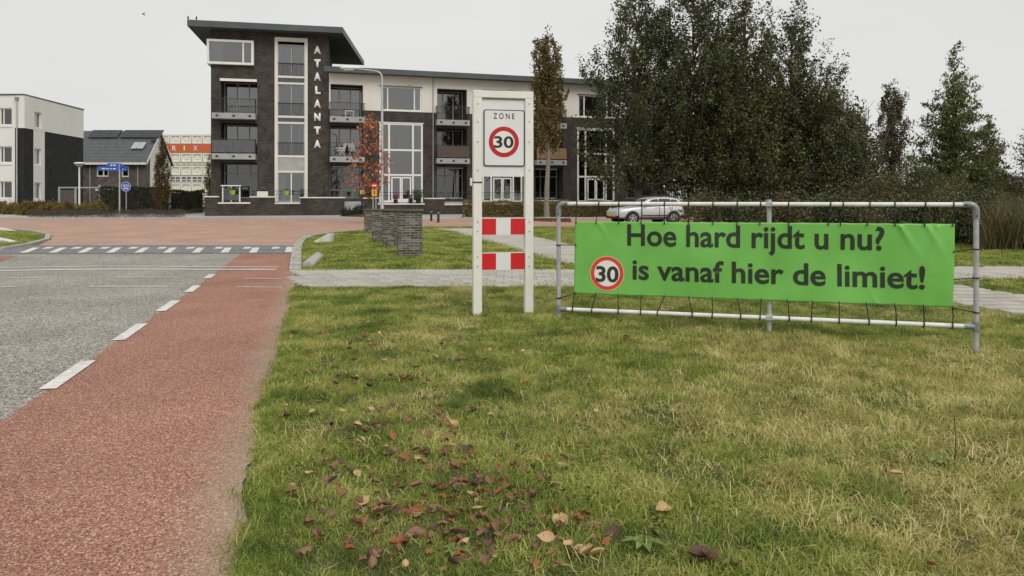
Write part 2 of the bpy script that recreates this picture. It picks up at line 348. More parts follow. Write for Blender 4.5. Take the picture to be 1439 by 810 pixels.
# text as flat mesh
def text_shape(body, size=1.0, offset=0.0, space=1.0):
    cu = bpy.data.curves.new('lettering', 'FONT'); cu.body = body; cu.size = size; cu.offset = offset; cu.space_character = space
    cu.resolution_u = 5
    ob = bpy.data.objects.new('lettering_tmp', cu); COL.objects.link(ob); bpy.context.view_layer.update()
    me = bpy.data.meshes.new_from_object(ob.evaluated_get(bpy.context.evaluated_depsgraph_get()))
    bpy.data.objects.remove(ob)
    return me
def text_fit(body, u0, u1, z0, z1, y, name, material, parent, F, offset=0.0, zfix=None, warp=None, cut=0, words=0):
    """lettering stretched so that its box fills u0..u1, z0..z1 on plane y of frame F"""
    me = text_shape(body, 1.0, offset); n = len(me.vertices); co = np.empty(n*3); me.vertices.foreach_get('co', co); co = co.reshape(-1, 3)
    lo, hi = co.min(0), co.max(0)
    sx = (u1-u0)/(hi[0]-lo[0]); sz = (z1-z0)/(hi[1]-lo[1])
    out = np.zeros_like(co); out[:, 0] = u0 + (co[:, 0]-lo[0])*sx; out[:, 2] = z0 + (co[:, 1]-lo[1])*sz; out[:, 1] = y
    me.vertices.foreach_set('co', out.ravel())
    if cut:
        bm = bmesh.new(); bm.from_mesh(me)
        x = u0 + cut
        while x < u1:
            bmesh.ops.bisect_plane(bm, geom=bm.verts[:]+bm.edges[:]+bm.faces[:], plane_co=(x,0,0), plane_no=(1,0,0)); x += cut
        z = z0 + cut
        while z < z1:
            bmesh.ops.bisect_plane(bm, geom=bm.verts[:]+bm.edges[:]+bm.faces[:], plane_co=(0,0,z), plane_no=(0,0,1)); z += cut
        bm.to_mesh(me); bm.free()
    if warp:
        for v in me.vertices: v.co.y += warp(v.co.x, v.co.z)
    me.materials.clear()
    if not words: return link(name, me, material, parent, F)
    bm = bmesh.new(); bm.from_mesh(me); spans = sorted((min(v.co.x for v in f.verts), max(v.co.x for v in f.verts)) for f in bm.faces); groups = [list(spans[0])]
    for a, b in spans[1:]:
        if a > groups[-1][1]+words: groups.append([a, b])
        else: groups[-1][1] = max(groups[-1][1], b)
    bm.free()
    for g0_, g1_ in groups:
        b2 = bmesh.new(); b2.from_mesh(me); bmesh.ops.delete(b2, geom=[f for f in b2.faces if not (g0_-1e-4 <= f.calc_center_median().x <= g1_+1e-4)], context='FACES')
        m2 = bpy.data.meshes.new('word'); b2.to_mesh(m2); b2.free(); link('word', m2, material, parent, F)

# ------------------------------------------------------------------ ground sheets
CUTY = [12, 54] + [9.5 + 0.25*i for i in range(15)]
CUTX = [1 + 0.5*i for i in range(11)]
def sheet(name, poly, material, dz, parent=None, kind='structure', fine=True):
    bm = bmesh.new(); f = bm.faces.new([bm.verts.new((x, y, 0)) for x, y in poly])
    bmesh.ops.recalc_face_normals(bm, faces=[f])
    if f.normal.z < 0: bmesh.ops.reverse_faces(bm, faces=[f])
    ys = [p[1] for p in poly]; xs = [p[0] for p in poly]
    for y in CUTY:
        if min(ys) < y < max(ys) and (fine or y in (12, 54)): bmesh.ops.bisect_plane(bm, geom=bm.verts[:]+bm.edges[:]+bm.faces[:], plane_co=(0,y,0), plane_no=(0,1,0))
    if fine and min(ys) < 13:
        for x in CUTX:
            if min(xs) < x < max(xs): bmesh.ops.bisect_plane(bm, geom=bm.verts[:]+bm.edges[:]+bm.faces[:], plane_co=(x,0,0), plane_no=(1,0,0))
    bmesh.ops.triangulate(bm, faces=bm.faces[:])
    for v in bm.verts: v.co.z = gz(v.co.x, v.co.y) + dz
    me = bpy.data.meshes.new(name); bm.to_mesh(me); bm.free()
    o = link(name, me, material, parent)
    if kind and parent is None: o['kind'] = kind
    return o
def P(*pts): return [G(*p) for p in pts]

edgeR = lambda Y: -1.117 - 0.265*(Y - 2.94)          # right edge of the red cycle lane
edgeL = lambda Y: -3.775 - 0.255*(Y - 6.28)          # line between asphalt and cycle lane
YD = 19.4                                            # foot of the ramp
YR = 22.5                                            # head of the ramp
sheet('ground', [(-3000,-60),(3000,-60),(3000,4000),(-3000,4000)], field_m, -0.012)
lawn = sheet('lawn', [(edgeR(-6)-0.02,-6),(12,-6),(20,8),(32,22),(38,34.5),(-4.2,34.5),G(511,324),G(470,327.5),G(440,331.5),G(428,336),G(420,345),(edgeR(20)-0.05+0.35,20),(edgeR(12)+0.0,12)], lawn_m, -0.004)
road = sheet('road', [(edgeL(-8),-8),(edgeL(YD),YD),(edgeL(YD)-5.2,YD),(edgeL(YD)-9.0,YD-0.6),(edgeL(-8)-5.1,-8)], asphalt, 0.0)
rag = [(edgeR(-8+.08*i)+.03*math.sin(i*.155)+.02*math.sin(i*.41)+random.uniform(-.012,.012), -8+.08*i) for i in range(256)]
lane = sheet('cycle_lane', [(edgeL(-8),-8)]+rag+[(edgeR(12.5),12.5),(edgeR(YD)+0.12,YD),(edgeL(YD)+0.0,YD)], redlane, 0.0)
sheet('cycle_lane', [(edgeL(-8)-5.1,-8),(edgeL(15.6)-5.1,15.6),(edgeL(YD-0.6)-5.6,YD-0.6),(edgeL(YD-0.6)-9,YD-0.8),(edgeL(12)-7.6,12),(edgeL(-8)-7.0,-8)], redlane, 0.004)
ramp = sheet('ramp', [(edgeL(YD)-9.0,YD-0.6),(edgeL(YD)-5.2,YD),(edgeR(YD)+0.12,YD),(-6.55+0.0,YR),(-14.4,YR),(-15.8,YR-1.6)], darkpave, 0.008)
plateau = sheet('junction', [(-14.4,YR),(-6.55,YR),G(425,337),G(440,331.5),G(470,327.5),G(511,324),(-4.2,34.5),(60,34.5),(90,45.5),(-3,45.5),(-9,44.6),(-80,44.6),(-80,30),G(-150,318),G(0,322),G(50,326.5),G(70,331),G(72,337)], redpave, 0.006)
sheet('lawn', [G(-150,318),G(0,322),G(48,327),G(66,331),G(66,337),G(40,344),G(0,351),G(-150,362)], lawn_m, 0.0)
sheet('pavement', [(-80,44.6),(-9,44.6),(-3,45.5),(25,45.5),(25,70),(-80,70)], concrete, 0.0)
# road markings
def strip(parent, p, q, w, name='road_marking', dz=0.008):
    p, q = Vector(p), Vector(q); d = (q-p).normalized(); n = Vector((-d.y, d.x)) * w/2
    return sheet(name, [tuple(p-n), tuple(q-n), tuple(q+n), tuple(p+n)], paint, dz, parent)
for (a, b) in [((60,548),(130,508)), ((165,479),(205,456)), ((223,438),(249,423)), ((262,411),(280,402)), ((288,391.5),(300,386)), ((-150,690),(-30,612))]:
    A, B = G(*a), G(*b); strip(road, (edgeL(A[1]), A[1]), (edgeL(B[1]), B[1]), 0.13)
for (a, b, w) in [((-260,384.5),(150,378.8),0.16), ((150,378.8),(388,379.3),0.16), ((-260,380.5),(150,374.6),0.11), ((150,374.6),(390,376),0.11), ((-30,392.3),(66,390.6),0.08), ((-60,405),(21,404),0.08), ((162,390.2),(256,390.4),0.08), ((127,403.2),(234,403.2),0.08), ((344,391.8),(395,392.2),0.06), ((333,404),(397,404.5),0.06)]:
    strip(road, G(*a), G(*b), w)
for i in range(9):
    xa = 30 + i*40.3
    strip(ramp, G(xa+3, 355.9), G(xa+21-i*1.7, 348.8), 0.19, dz=0.014)
    strip(ramp, G(xa+34, 350.4), G(xa+41-i*0.6, 347.9), 0.2, dz=0.014)
strip(ramp, G(409,355), G(411.5,347.8), 0.33, dz=0.014)

# kerbs as stones
def kerb(pts, name, w=0.14, h=0.10, label=None, ln=0.95):
    root = link(name, None, None, None, frame(pts[0][0], pts[0][1], 0)); root['kind'] = 'structure'
    me = MB().box(-0.5, 0.5, -0.5, 0.5, 0, 1).mesh('kerb_stone'); me.materials.append(kerb_m)
    pts = [Vector(p) for p in pts]; acc = []
    for a, b in zip(pts[:-1], pts[1:]):
        L = (b-a).length; k = max(1, round(L/ln))
        for i in range(k):
            c = a + (b-a)*((i+0.5)/k); ang = math.atan2(b.y-a.y, b.x-a.x)
            M = Matrix.Translation((c.x, c.y, gz(c.x, c.y)-0.06)) @ Matrix.Rotation(ang, 4, 'Z') @ Matrix.Diagonal((L/k-0.012, w, h+0.06+random.uniform(-.006,.006), 1))
            link('kerb_stone', me, None, root, M)
    return root
kerb([G(415,381), G(416.5,357), G(419,345), G(425,337), G(440,331.5), G(470,327.5), G(511,324), (-4.2,34.4)], 'kerb', 0.24, 0.05)
kerb([G(0,351.5), G(40,344.5), G(66,337.5), G(68,331), G(48,326.5), G(0,321.5)], 'kerb', 0.16, 0.06)
kerb([(-34.5,44.7), (-9,44.7)], 'kerb', 0.2, 0.1, ln=1.0)
kerb([(-3.0,45.4), (25,45.4)], 'kerb', 0.2, 0.1, ln=1.0)

# footpaths of concrete pavers
def inside(x, y, poly):
    c = False; j = len(poly)-1
    for i in range(len(poly)):
        xi, yi = poly[i]; xj, yj = poly[j]
        if (yi > y) != (yj > y) and x < (xj-xi)*(y-yi)/(yj-yi)+xi: c = not c
        j = i
    return c
path1 = P((414,381),(640,380),(806,380),(1000,384),(1340,399.5),(1439,411),(1900,452),(1900,485),(1439,432),(1340,419),(1100,409),(806,403.5),(414,405))
path2 = P((606,322),(680,321.5),(756,334),(806,345),(1000,362),(1340,375.5),(1439,375.7),(1900,376),(1900,393),(1439,393),(1345,396),(1250,400),(1000,387),(806,374),(640,327.5))
tile_mesh = []
for mm in (tile_m, tile_m2):
    t = MB(); h = 0.147; c = 0.006
    t.add([(-h,-h,-.04),(h,-h,-.04),(h,h,-.04),(-h,h,-.04),(-h,-h,-c),(h,-h,-c),(h,h,-c),(-h,h,-c),(-h+c,-h+c,0),(h-c,-h+c,0),(h-c,h-c,0),(-h+c,h-c,0)],
          [(0,1,5,4),(1,2,6,5),(2,3,7,6),(3,0,4,7),(4,5,9,8),(5,6,10,9),(6,7,11,10),(7,4,8,11),(8,9,10,11)])
    me = t.mesh('paving_tile'); me.materials.append(mm); tile_mesh.append(me)
def footpath(poly, ang, name, nmax, skip=None):
    root = sheet(name, poly, joint_m, 0.002)
    xs = [p[0] for p in poly]; ys = [p[1] for p in poly]; ca, sa = math.cos(ang), math.sin(ang); cells = []
    D = 90
    for i in range(-D*2, D*2):
        for j in range(-D*2, D*2):
            u = (i + 0.5*(j % 2))*0.3; v = j*0.3; x = u*ca - v*sa; y = 10 + u*sa + v*ca
            if min(xs) < x < max(xs) and min(ys) < y < max(ys) and inside(x, y, poly) and not (skip and inside(x, y, skip)) and x < 16: cells.append((x, y))
    cells.sort(key=lambda p: p[1] + (100 if abs(p[0]) > 0.71*p[1] else 0))
    rest = MB()
    for k, (x, y) in enumerate(cells):
        M = Matrix.Translation((x, y, gz(x, y) + 0.022 + random.uniform(-.002,.002))) @ Matrix.Rotation(ang, 4, 'Z') @ Matrix.Rotation((SL if y > 12 else 0)+random.uniform(-.006,.006), 4, 'X') @ Matrix.Rotation(random.uniform(-.006,.006), 4, 'Y')
        if k < nmax: link('paving_tile', random.choice(tile_mesh), None, root, M)
        else:
            vs = [M @ v.co for v in tile_mesh[0].vertices]; rest.add(vs, [tuple(p.vertices) for p in tile_mesh[0].polygons])
    if rest.v: rest.build('paving', tile_m, root)['kind'] = 'stuff'
    return root
footpath(path1, 0.0, 'footpath', 290)
footpath(path2, R(-42), 'footpath', 60, path1)

# ================================================================== ZONE 30 portal sign
sx, sy = G(671, 443)
SF = frame(sx, sy, 0, R(12))
sign = thing('zone_sign', 'white portal signpost with ZONE 30 plate and two red white barrier boards', 'traffic sign', frame(sx, sy, gz(sx, sy)))
def su(px, py, v=0): return fpx(SF, px, py, v)
uL0, uL1 = su(664.5, 300)[0], su(676.5, 300)[0]; uR0, uR1 = su(737, 300)[0], su(748.5, 300)[0]
zt = su(665, 127.5)[1]; zb = su(677, 138)[1]
MB().box(uL0, uL1, -.05, .05, -.3, zb).build('post', post_white, sign, SF, bevel=.006)
MB().box(uR0, uR1, -.05, .05, -.3, zb).build('post', post_white, sign, SF, bevel=.006)
MB().box(uL0, uR1, -.05, .05, zb+.001, zt).build('top_beam', post_white, sign, SF, bevel=.006)
z1 = su(677, 248)[1]
pan = MB().box(uL1+.001, uR0-.001, -.018, .018, z1, zb-.001).build('back_panel', sign_panel, sign, SF)
MB().box(uL1+.001, uR0-.001, -.026, .0, zb-.02, zb-.002).build('panel_strip', grey_p, pan, SF)
p0, p1 = su(679.2, 155.5)[0], su(736.2, 155.5)[0]; q1, q0 = su(708, 155)[1], su(708, 234)[1]
def rrect(x0, x1, z0, z1, r, n=6):
    out = []
    for cx, cz, a0 in ((x1-r, z1-r, 0), (x0+r, z1-r, 90), (x0+r, z0+r, 180), (x1-r, z0+r, 270)):
        for i in range(n+1):
            t = R(a0 + 90*i/n); out.append((cx + r*math.cos(t), cz + r*math.sin(t)))
    return out
plate = MB().prism(rrect(p0, p1, q0, q1, .03), -.034, -.0185).build('sign_plate', sign_black, sign, SF)
MB().prism(rrect(p0+.012, p1-.012, q0+.012, q1-.012, .022), -.0372, -.0345).build('plate_face', sign_white, plate, SF)
cu_, cz_ = su(707.3, 200); rr = 21.6/108.7
MB().disc(cu_, cz_, rr*.715, rr, -.0395, 64).build('red_ring', sign_red, plate, SF)
MB().disc(cu_, cz_, 0.001, rr*.715, -.0385, 64).build('ring_centre', ban_white, plate, SF)
a0, b0 = su(693.5, 208.3); a1, b1 = su(720.8, 192.2)
text_fit('30', a0, a1, b0, b1, -.0412, 'numeral', sign_black, plate, SF, offset=0.022)
a0, b0 = su(692.6, 167.6); a1, b1 = su(722.2, 160.2)
text_fit('Z O N E', a0, a1, b0, b1, -.0392, 'lettering', sign_black, plate, SF, offset=0.012)
for ya, yb in ((306.5, 330.5), (355, 379.5)):
    zt_, zb_ = su(707, ya)[1], su(707, yb)[1]
    bd = MB().box(uL1+.001, uR0-.001, -.02, .02, zb_, zt_).build('barrier_board', sign_white, sign, SF)
    w = (uR0-uL1)
    for k in (0, 2): MB().box(uL1+.002+w/3*k, uL1+w/3*(k+1)-.002, -.0235, -.0205, zb_+.008, zt_-.008).build('red_stripe', bar_red, bd, SF)
for px_ in (670.5, 742.5):
    for py_ in (147, 172, 200, 240, 312, 325, 361, 374):
        a_, b_ = su(px_, py_); MB().tube([(a_, -.0495, b_), (a_, -.056, b_)], .009, 8).build('bolt', galv_d, sign, SF)
ub, zb2 = su(663.5, 256)
cl_ = MB().box(ub-.03, ub-.002, -.03, .0, zb2-.05, zb2+.05).build('clamp', sign_white, sign, SF, bevel=.004)
MB().box(uL0-.004, uL1+.004, -.056, .056, zb2-.012, zb2+.004).build('clamp_band', black_m, cl_, SF)

# ================================================================== banner frame and banner
BX0, BY0, BX1, BY1 = 0.586, 9.3, 4.96, 7.9
BA = math.atan2(BY1-BY0, BX1-BX0); BL = math.hypot(BX1-BX0, BY1-BY0)
BF = frame(BX0, BY0, 0, BA)
bu = lambda px, py, v=0: fpx(BF, px, py, v)
fr = thing('banner_stand', 'galvanised steel tube frame on three posts standing in the grass', 'banner stand', frame(BX0, BY0, gz(BX0, BY0)))
zT = 1.440; zB0, zB1 = 0.118, 0.136; RT = 0.027
pg = lambda u: (BF @ Vector((u, 0, 0))).xy
uM = bu(1081, 380)[0]
def gnd(u): p = BF @ Vector((u, 0, 0)); return gz(p.x, p.y)
MB().tube([(0,0,gnd(0)-.25),(0,0,zT-.05)], RT, 14).build('post', galv, fr, BF, smooth=True)
MB().tube([(BL,0,gnd(BL)-.25),(BL,0,zT-.05)], RT, 14).build('post', galv, fr, BF, smooth=True)
MB().tube([(uM,.056,gnd(uM)-.25),(uM,.056,zT+.055)], RT, 14).build('post', galv, fr, BF, smooth=True)
MB().tube([(.05,0,zT),(BL-.05,0,zT)], RT*.93, 14).build('rail', white_rail, fr, BF, smooth=True)
MB().tube([(.03,0,zB0),(BL-.03,0,zB1)], RT*.93, 14).build('rail', white_rail, fr, BF, smooth=True)
def arc(u0, sgn):
    pts = []
    for i in range(9):
        t = R(90*i/8); pts.append((u0 + sgn*(.065 - .065*math.cos(t)), 0, zT - .065 + .065*math.sin(t)))
    return [(u0, 0, zT-.15)] + pts + [(u0+sgn*.12, 0, zT)]
for u0, s in ((0, 1), (BL, -1)):
    e = MB().tube(arc(u0, s), RT*1.28, 14).build('elbow_fitting', galv_d, fr, BF, smooth=True)
    for q in ((u0, -RT*1.28, zT-.12), (u0+s*.1, -RT*1.28, zT)): MB().tube([(q[0],q[1]+.004,q[2]),(q[0],q[1]-.008,q[2])], .009, 8).build('set_screw', black_m, e, BF)
for u0, s, zz in ((0, 1, zB0), (BL, -1, zB1)):
    m = MB().tube([(u0,0,zz-.055),(u0,0,zz+.055)], RT*1.28, 14); m.tube([(u0,0,zz),(u0+s*.11,0,zz)], RT*1.22, 14); m.build('tee_fitting', galv_d, fr, BF, smooth=True)
zm = zB0+(zB1-zB0)*uM/BL
for zz in (zT, zm):
    MB().box(uM-.04, uM+.04, -RT, .056+RT, zz-.028, zz+.028).build('cross_clamp', galv, fr, BF, bevel=.008)

TLu, TLz = bu(808, 311); TRu, TRz = bu(1341.5, 314.5); BRu, BRz = bu(1338.5, 432.5); BLu, BLz = bu(806.5, 413)
ban = thing('banner', 'bright green banner reading Hoe hard rijdt u nu strung between the steel tubes', 'banner', BF @ Matrix.Translation((TLu, 0, BLz)))
creases = [(bu(1262,316)[0], .55, .030, .17), (bu(1318,318)[0], -.25, .032, .26), (bu(1300,318)[0], .5, .022, .2), (bu(840,313)[0], .6, .014, .12), (bu(1232,430)[0], -.4, .012, -.1), (bu(1090,316)[0], -.3, .008, .12), (bu(960,314)[0], .3, .008, .1)]
def warp(u, z):
    s = (u-TLu)/(TRu-TLu); top = TLz+(TRz-TLz)*s; bot = BLz+(BRz-BLz)*s
    t = (top-z)/(top-bot)
    w = 0.018*math.sin(u*2.3+.6)*math.sin(math.pi*t) + 0.008*math.sin(u*5.1+z*3.0) + 0.0035*math.sin(u*11.7-z*7)
    w += 0.008*math.sin(u*2*math.pi/0.262+1.2)*(max(0, t-.55)**1.5+max(0, .3-t)**1.5*2)
    w += 0.028*math.exp(-((u-uM)/.10)**2)*0.25
    for c, k, a, d in creases:
        q = (top-z) if d > 0 else (z-bot)
        w -= a*math.exp(-((u-c-k*q)/(.018+.10*q))**2)*math.exp(-q/abs(d))*min(1, q/.03)
    return w
NX, NZ = 220, 46; m = MB()
for j in range(NZ+1):
    for i in range(NX+1):
        s, t = i/NX, j/NZ
        top = (TLu+(TRu-TLu)*s, TLz+(TRz-TLz)*s - .004*math.sin(math.pi*((s*19) % 1))); bot = (BLu+(BRu-BLu)*s, BLz+(BRz-BLz)*s + .004*math.sin(math.pi*((s*18) % 1)))
        u = top[0]+(bot[0]-top[0])*t; z = top[1]+(bot[1]-top[1])*t
        m.v.append((u, -.012+warp(u, z), z))
for j in range(NZ):
    for i in range(NX):
        a = j*(NX+1)+i; m.f.append((a, a+1, a+NX+2, a+NX+1))
sh = m.build('sheet', ban_green, ban, BF, smooth=True)
so_ = sh.modifiers.new('solid', 'SOLIDIFY'); so_.thickness = 0.0012; so_.offset = 1
def lettering(body, x0, x1, ytop0, ybase0, ybase1, mt=ban_ink, off=.02, wy=-.0165):
    a0, b0 = bu(x0, ybase0); a1, b1 = bu(x1, ybase1); h = bu(x0, ytop0)[1]
    bm_ = (b0+b1)/2
    return text_fit(body, a0, a1, bm_, h-(b0-bm_), wy, 'lettering', mt, ban, BF, off, warp=warp, cut=.05, words=.045)
# box of the text includes descenders: heights measured from the lowest descender to the ascender top
lettering('Hoe hard rijdt u nu?', 881.5, 1242.5, 316.8, 357.0, 361.0, off=.019)
lettering('is vanaf hier de limiet!', 889, 1299, 364.5, 394.2, 406.0, off=.020)
ec, ez = bu(853.2, 384.3); er = (bu(877.4, 384.3)[0]-bu(829, 384.3)[0])/2
def ringw(r0, r1, y, mt, name, seg=64):
    m = MB(); rings = max(2, int((r1-r0)/.02)); 
    for k in range(rings):
        ra, rb = r0+(r1-r0)*k/rings, r0+(r1-r0)*(k+1)/rings; m.disc(ec, ez, ra, rb, y, seg)
    m.v = [(x, yy+warp(x, z), z) for x, yy, z in m.v]
    return m.build(name, mt, ban, BF)
ringw(er*.955, er, -.0155, ban_yel, 'emblem_rim'); ringw(er*.74, er*.955, -.0160, ban_red, 'emblem_ring'); ringw(.002, er*.74, -.0155, ban_white, 'emblem_centre')
a0, b0 = bu(837.8, 396.2); a1, b1 = bu(869.6, 374.6)
text_fit('30', a0, a1, b0, b1, -.0185, 'numeral', ban_ink, ban, BF, .026, warp=warp, cut=.05)
def tie(p, q, wrap, vert=False):
    m = MB().tube([p, ((p[0]+q[0])/2+random.uniform(-.004,.004), (p[1]+q[1])/2-.006, (p[2]+q[2])/2), q], .0055, 6)
    c = wrap; r = RT+.006
    ring = []
    for k in range(11):
        t = 2*math.pi*k/10
        ring.append((c[0]+.004*math.sin(t), c[1]+r*math.cos(t), c[2]+r*math.sin(t)) if not vert else (c[0]+r*math.cos(t), c[1]+r*math.sin(t), c[2]+.004*math.sin(t)))
    m.tube(ring, .0068, 6, caps=False)
    k = Vector(p); m.tube([k+Vector((0,.004,.012)), k+Vector((0,-.008,-.004)), k+Vector((0,.002,-.016))], .006, 6)
    m.build('tie', black_cord, ban, BF)
def eyelet(u, z):
    m = MB().disc(u, z, .006, .013, -.0185+warp(u, z), 14); m.build('eyelet', galv, ban, BF)
tops = [(811,810),(842,838),(870,870),(902,901),(934,934),(968,968),(1002,1002),(1036,1036),(1069,1068),(1108,1108),(1167,1164),(1184.5,1181),(1222,1218.5),(1257,1257),(1300,1298.5),(1339.5,1338.5)]
for xr, xe in tops:
    u1 = bu(xr, 287)[0]; u0, _ = bu(xe, 313); s = (u0-TLu)/(TRu-TLu); z0 = TLz+(TRz-TLz)*s - .014
    tie((u0, -.022+warp(u0, z0), z0), (u1, -RT, zT-.01), (u1, 0, zT)); eyelet(u0, z0)
bots = [(805,807.5),(832,838),(869,869),(900.5,901.5),(924,934),(973,968),(1001,1001),(1041,1037),(1068,1070),(1109,1106.5),(1140,1142),(1179,1179),(1221,1217),(1259,1257),(1298,1297),(1338,1337)]
for xr, xe in bots:
    u1 = bu(xr, 445)[0]; u0, _ = bu(xe, 422); s = (u0-TLu)/(TRu-TLu); z0 = BLz+(BRz-BLz)*s + .012; zr = zB0+(zB1-zB0)*u1/BL
    tie((u0, -.022+warp(u0, z0), z0), (u1, -RT, zr+.01), (u1, 0, zr)); eyelet(u0, z0)
for (yr, ye, left) in ((344.5, 344.5, 1), (419, 412, 1), (350, 354, 0), (390.5, 392.5, 0), (439, 433, 0), (300, 300, 2)):
    if left == 1:
        zr = bu(785, yr)[1]; ze = bu(808, ye)[1]; tie((TLu+.015, -.02, ze), (0, -RT-.004, zr), (0, 0, zr), True)
    elif left == 0:
        zr = bu(1372, yr)[1]; ze = bu(1340, ye)[1]; tie((TRu-.015, -.022, ze), (BL, -RT-.004, zr), (BL, 0, zr), True)

# ================================================================== brick pillars in the lawn
brick_me = []
for mm in (pillar_brick_m, pillar_brick_d, pillar_brick_d, pillar_brick_l):
    t = MB(); c = .004
    t.box(-.5, .5, -.5, .5, -.5, .5); me = t.mesh('brick'); me.materials.append(mm); brick_me.append(me)
pill = [((559.3, 594), 362, 'nearest the concrete footpath'), ((536.7, 0), 349, 'second from the footpath'), ((522.2, 0), 339.7, 'third from the footpath'), ((511, 0), 330.5, 'farthest from the footpath, beside the red junction')]
PA = R(14)
for k, (xr, yb, which) in enumerate(pill):
    Y = G(600, yb)[1]; x0 = (xr[0]-W0/2)/FPX*Y; wd, dp = (.61, .42) if k == 0 else (.345, .62)
    F = frame(x0, Y, gz(x0, Y), PA if k == 0 else R(-3))
    pr = thing('brick_pillar', 'square grey brown brick pillar with flat coping, ' + which, 'pillar', F, 'brick pillars standing in the lawn')
    H = 1.5 - (HOR-HOR+14)/FPX*Y - gz(x0, Y) - .06
    nrow = int(H/.0625); rh = H/nrow
    MB().box(.010, wd-.010, .010, dp-.010, -.2, H).build('mortar_core', mortar_m, pr, F)
    MB().box(-.03, wd+.03, -.03, dp+.03, H+.001, H+.055).build('coping', mossy_cap, pr, F, bevel=.006)
    for r in range(nrow):
        zc = rh*(r+.5); off = (r % 2)
        nb_ = 3 if k == 0 else 2; cuts = [wd*q/nb_ for q in range(nb_+1)] if not off else [0]+[wd*(q+.5)/nb_ for q in range(nb_)]+[wd]
        cuts2 = [.105, dp/2, dp-.105] if not off else [.105, .105+(dp-.21)/4, .105+3*(dp-.21)/4, dp-.105]
        def br(cx, cy, lx, ly):
            M = F @ Matrix.Translation((cx+random.uniform(-.0025,.0025), cy+random.uniform(-.003,.003), zc)) @ Matrix.Rotation(random.uniform(-.008,.008), 4, 'Y') @ Matrix.Diagonal((lx-.014, ly-.014, rh-.014, 1))
            link('brick', random.choice(brick_me), None, pr, M)
        for a, b in zip(cuts[:-1], cuts[1:]):
            br((a+b)/2, .0525, b-a, .105)
        for a, b in zip(cuts2[:-1], cuts2[1:]):
            br(.0525, (a+b)/2, .105, b-a); br(wd-.0525, (a+b)/2, .105, b-a)

# white painted ramp blocks beside the plateau
def wedge(px0, px1, yb, h, label, group=None, d=.35, rev=False):
    x0, Y = G(px0, yb); x1 = (px1-W0/2)/FPX*Y
    F = frame(x0, Y, gz(x0, Y))
    L = x1-x0; pr = [(0,-.05),(L,-.05),(L,h),(L-.12,h),(0,.03)] if not rev else [(0,-.05),(L,-.05),(L,.03),(.12,h),(0,h)]
    o = MB().prism(pr, 0, d).build('ramp_block', paint, None, F, bevel=.01); tag(o, label, 'kerb block', group); return o
wedge(438, 465.5, 342, .29, 'white sloping concrete block in the grass beside brick pillars', None)
wedge(-25, 16, 325.5, .22, 'white sloping block on the grass island, on its junction side', None, rev=True)
wedge(-32, 16, 341.5, .24, 'white sloping block on the grass island, on its ramp side', None, rev=True)
x0, Y = G(424, 377.5)
o = MB().prism([(0,-.05),(.26,-.05),(.24,.10),(.12,.17),(.02,.12)], 0, 2.6).build('ramp_block', kerb_m, None, frame(x0, Y, gz(x0, Y), R(10)), bevel=.02)
tag(o, 'worn grey white concrete ramp block at the lawn corner by the kerb', 'kerb block')

# ================================================================== buildings: helpers
def wall(F, u0, u1, z0, z1, v0, v1, holes, material, parent, name='wall'):
    us = sorted({u0, u1, *[h[0] for h in holes], *[h[1] for h in holes]}); zs = sorted({z0, z1, *[h[2] for h in holes], *[h[3] for h in holes]})
    us = [u for u in us if u0 <= u <= u1]; zs = [z for z in zs if z0 <= z <= z1]
    # vertices shared on a grid: one welded mesh
    idx = {}; V = []; Fc = []
    def vid(i, j, k):
        key = (i, j, k)
        if key not in idx: idx[key] = len(V); V.append((us[i], (v0, v1)[k], zs[j]))
        return idx[key]
    solid = [[True]*(len(zs)-1) for _ in range(len(us)-1)]
    for i in range(len(us)-1):
        for j in range(len(zs)-1):
            cu, cz = (us[i]+us[i+1])/2, (zs[j]+zs[j+1])/2
            if any(h[0] < cu < h[1] and h[2] < cz < h[3] for h in holes): solid[i][j] = False
    S = lambda i, j: 0 <= i < len(us)-1 and 0 <= j < len(zs)-1 and solid[i][j]
    for i in range(len(us)-1):
        for j in range(len(zs)-1):
            if not S(i, j): continue
            Fc.append((vid(i,j,0), vid(i+1,j,0), vid(i+1,j+1,0), vid(i,j+1,0)))
            Fc.append((vid(i,j,1), vid(i,j+1,1), vid(i+1,j+1,1), vid(i+1,j,1)))
            if not S(i-1, j): Fc.append((vid(i,j,0), vid(i,j+1,0), vid(i,j+1,1), vid(i,j,1)))
            if not S(i+1, j): Fc.append((vid(i+1,j,0), vid(i+1,j,1), vid(i+1,j+1,1), vid(i+1,j+1,0)))
            if not S(i, j-1): Fc.append((vid(i,j,0), vid(i,j,1), vid(i+1,j,1), vid(i+1,j,0)))
            if not S(i, j+1): Fc.append((vid(i,j+1,0), vid(i+1,j+1,0), vid(i+1,j+1,1), vid(i,j+1,1)))
    m = MB(); m.v = V; m.f = Fc
    return m.build(name, material, parent, F)

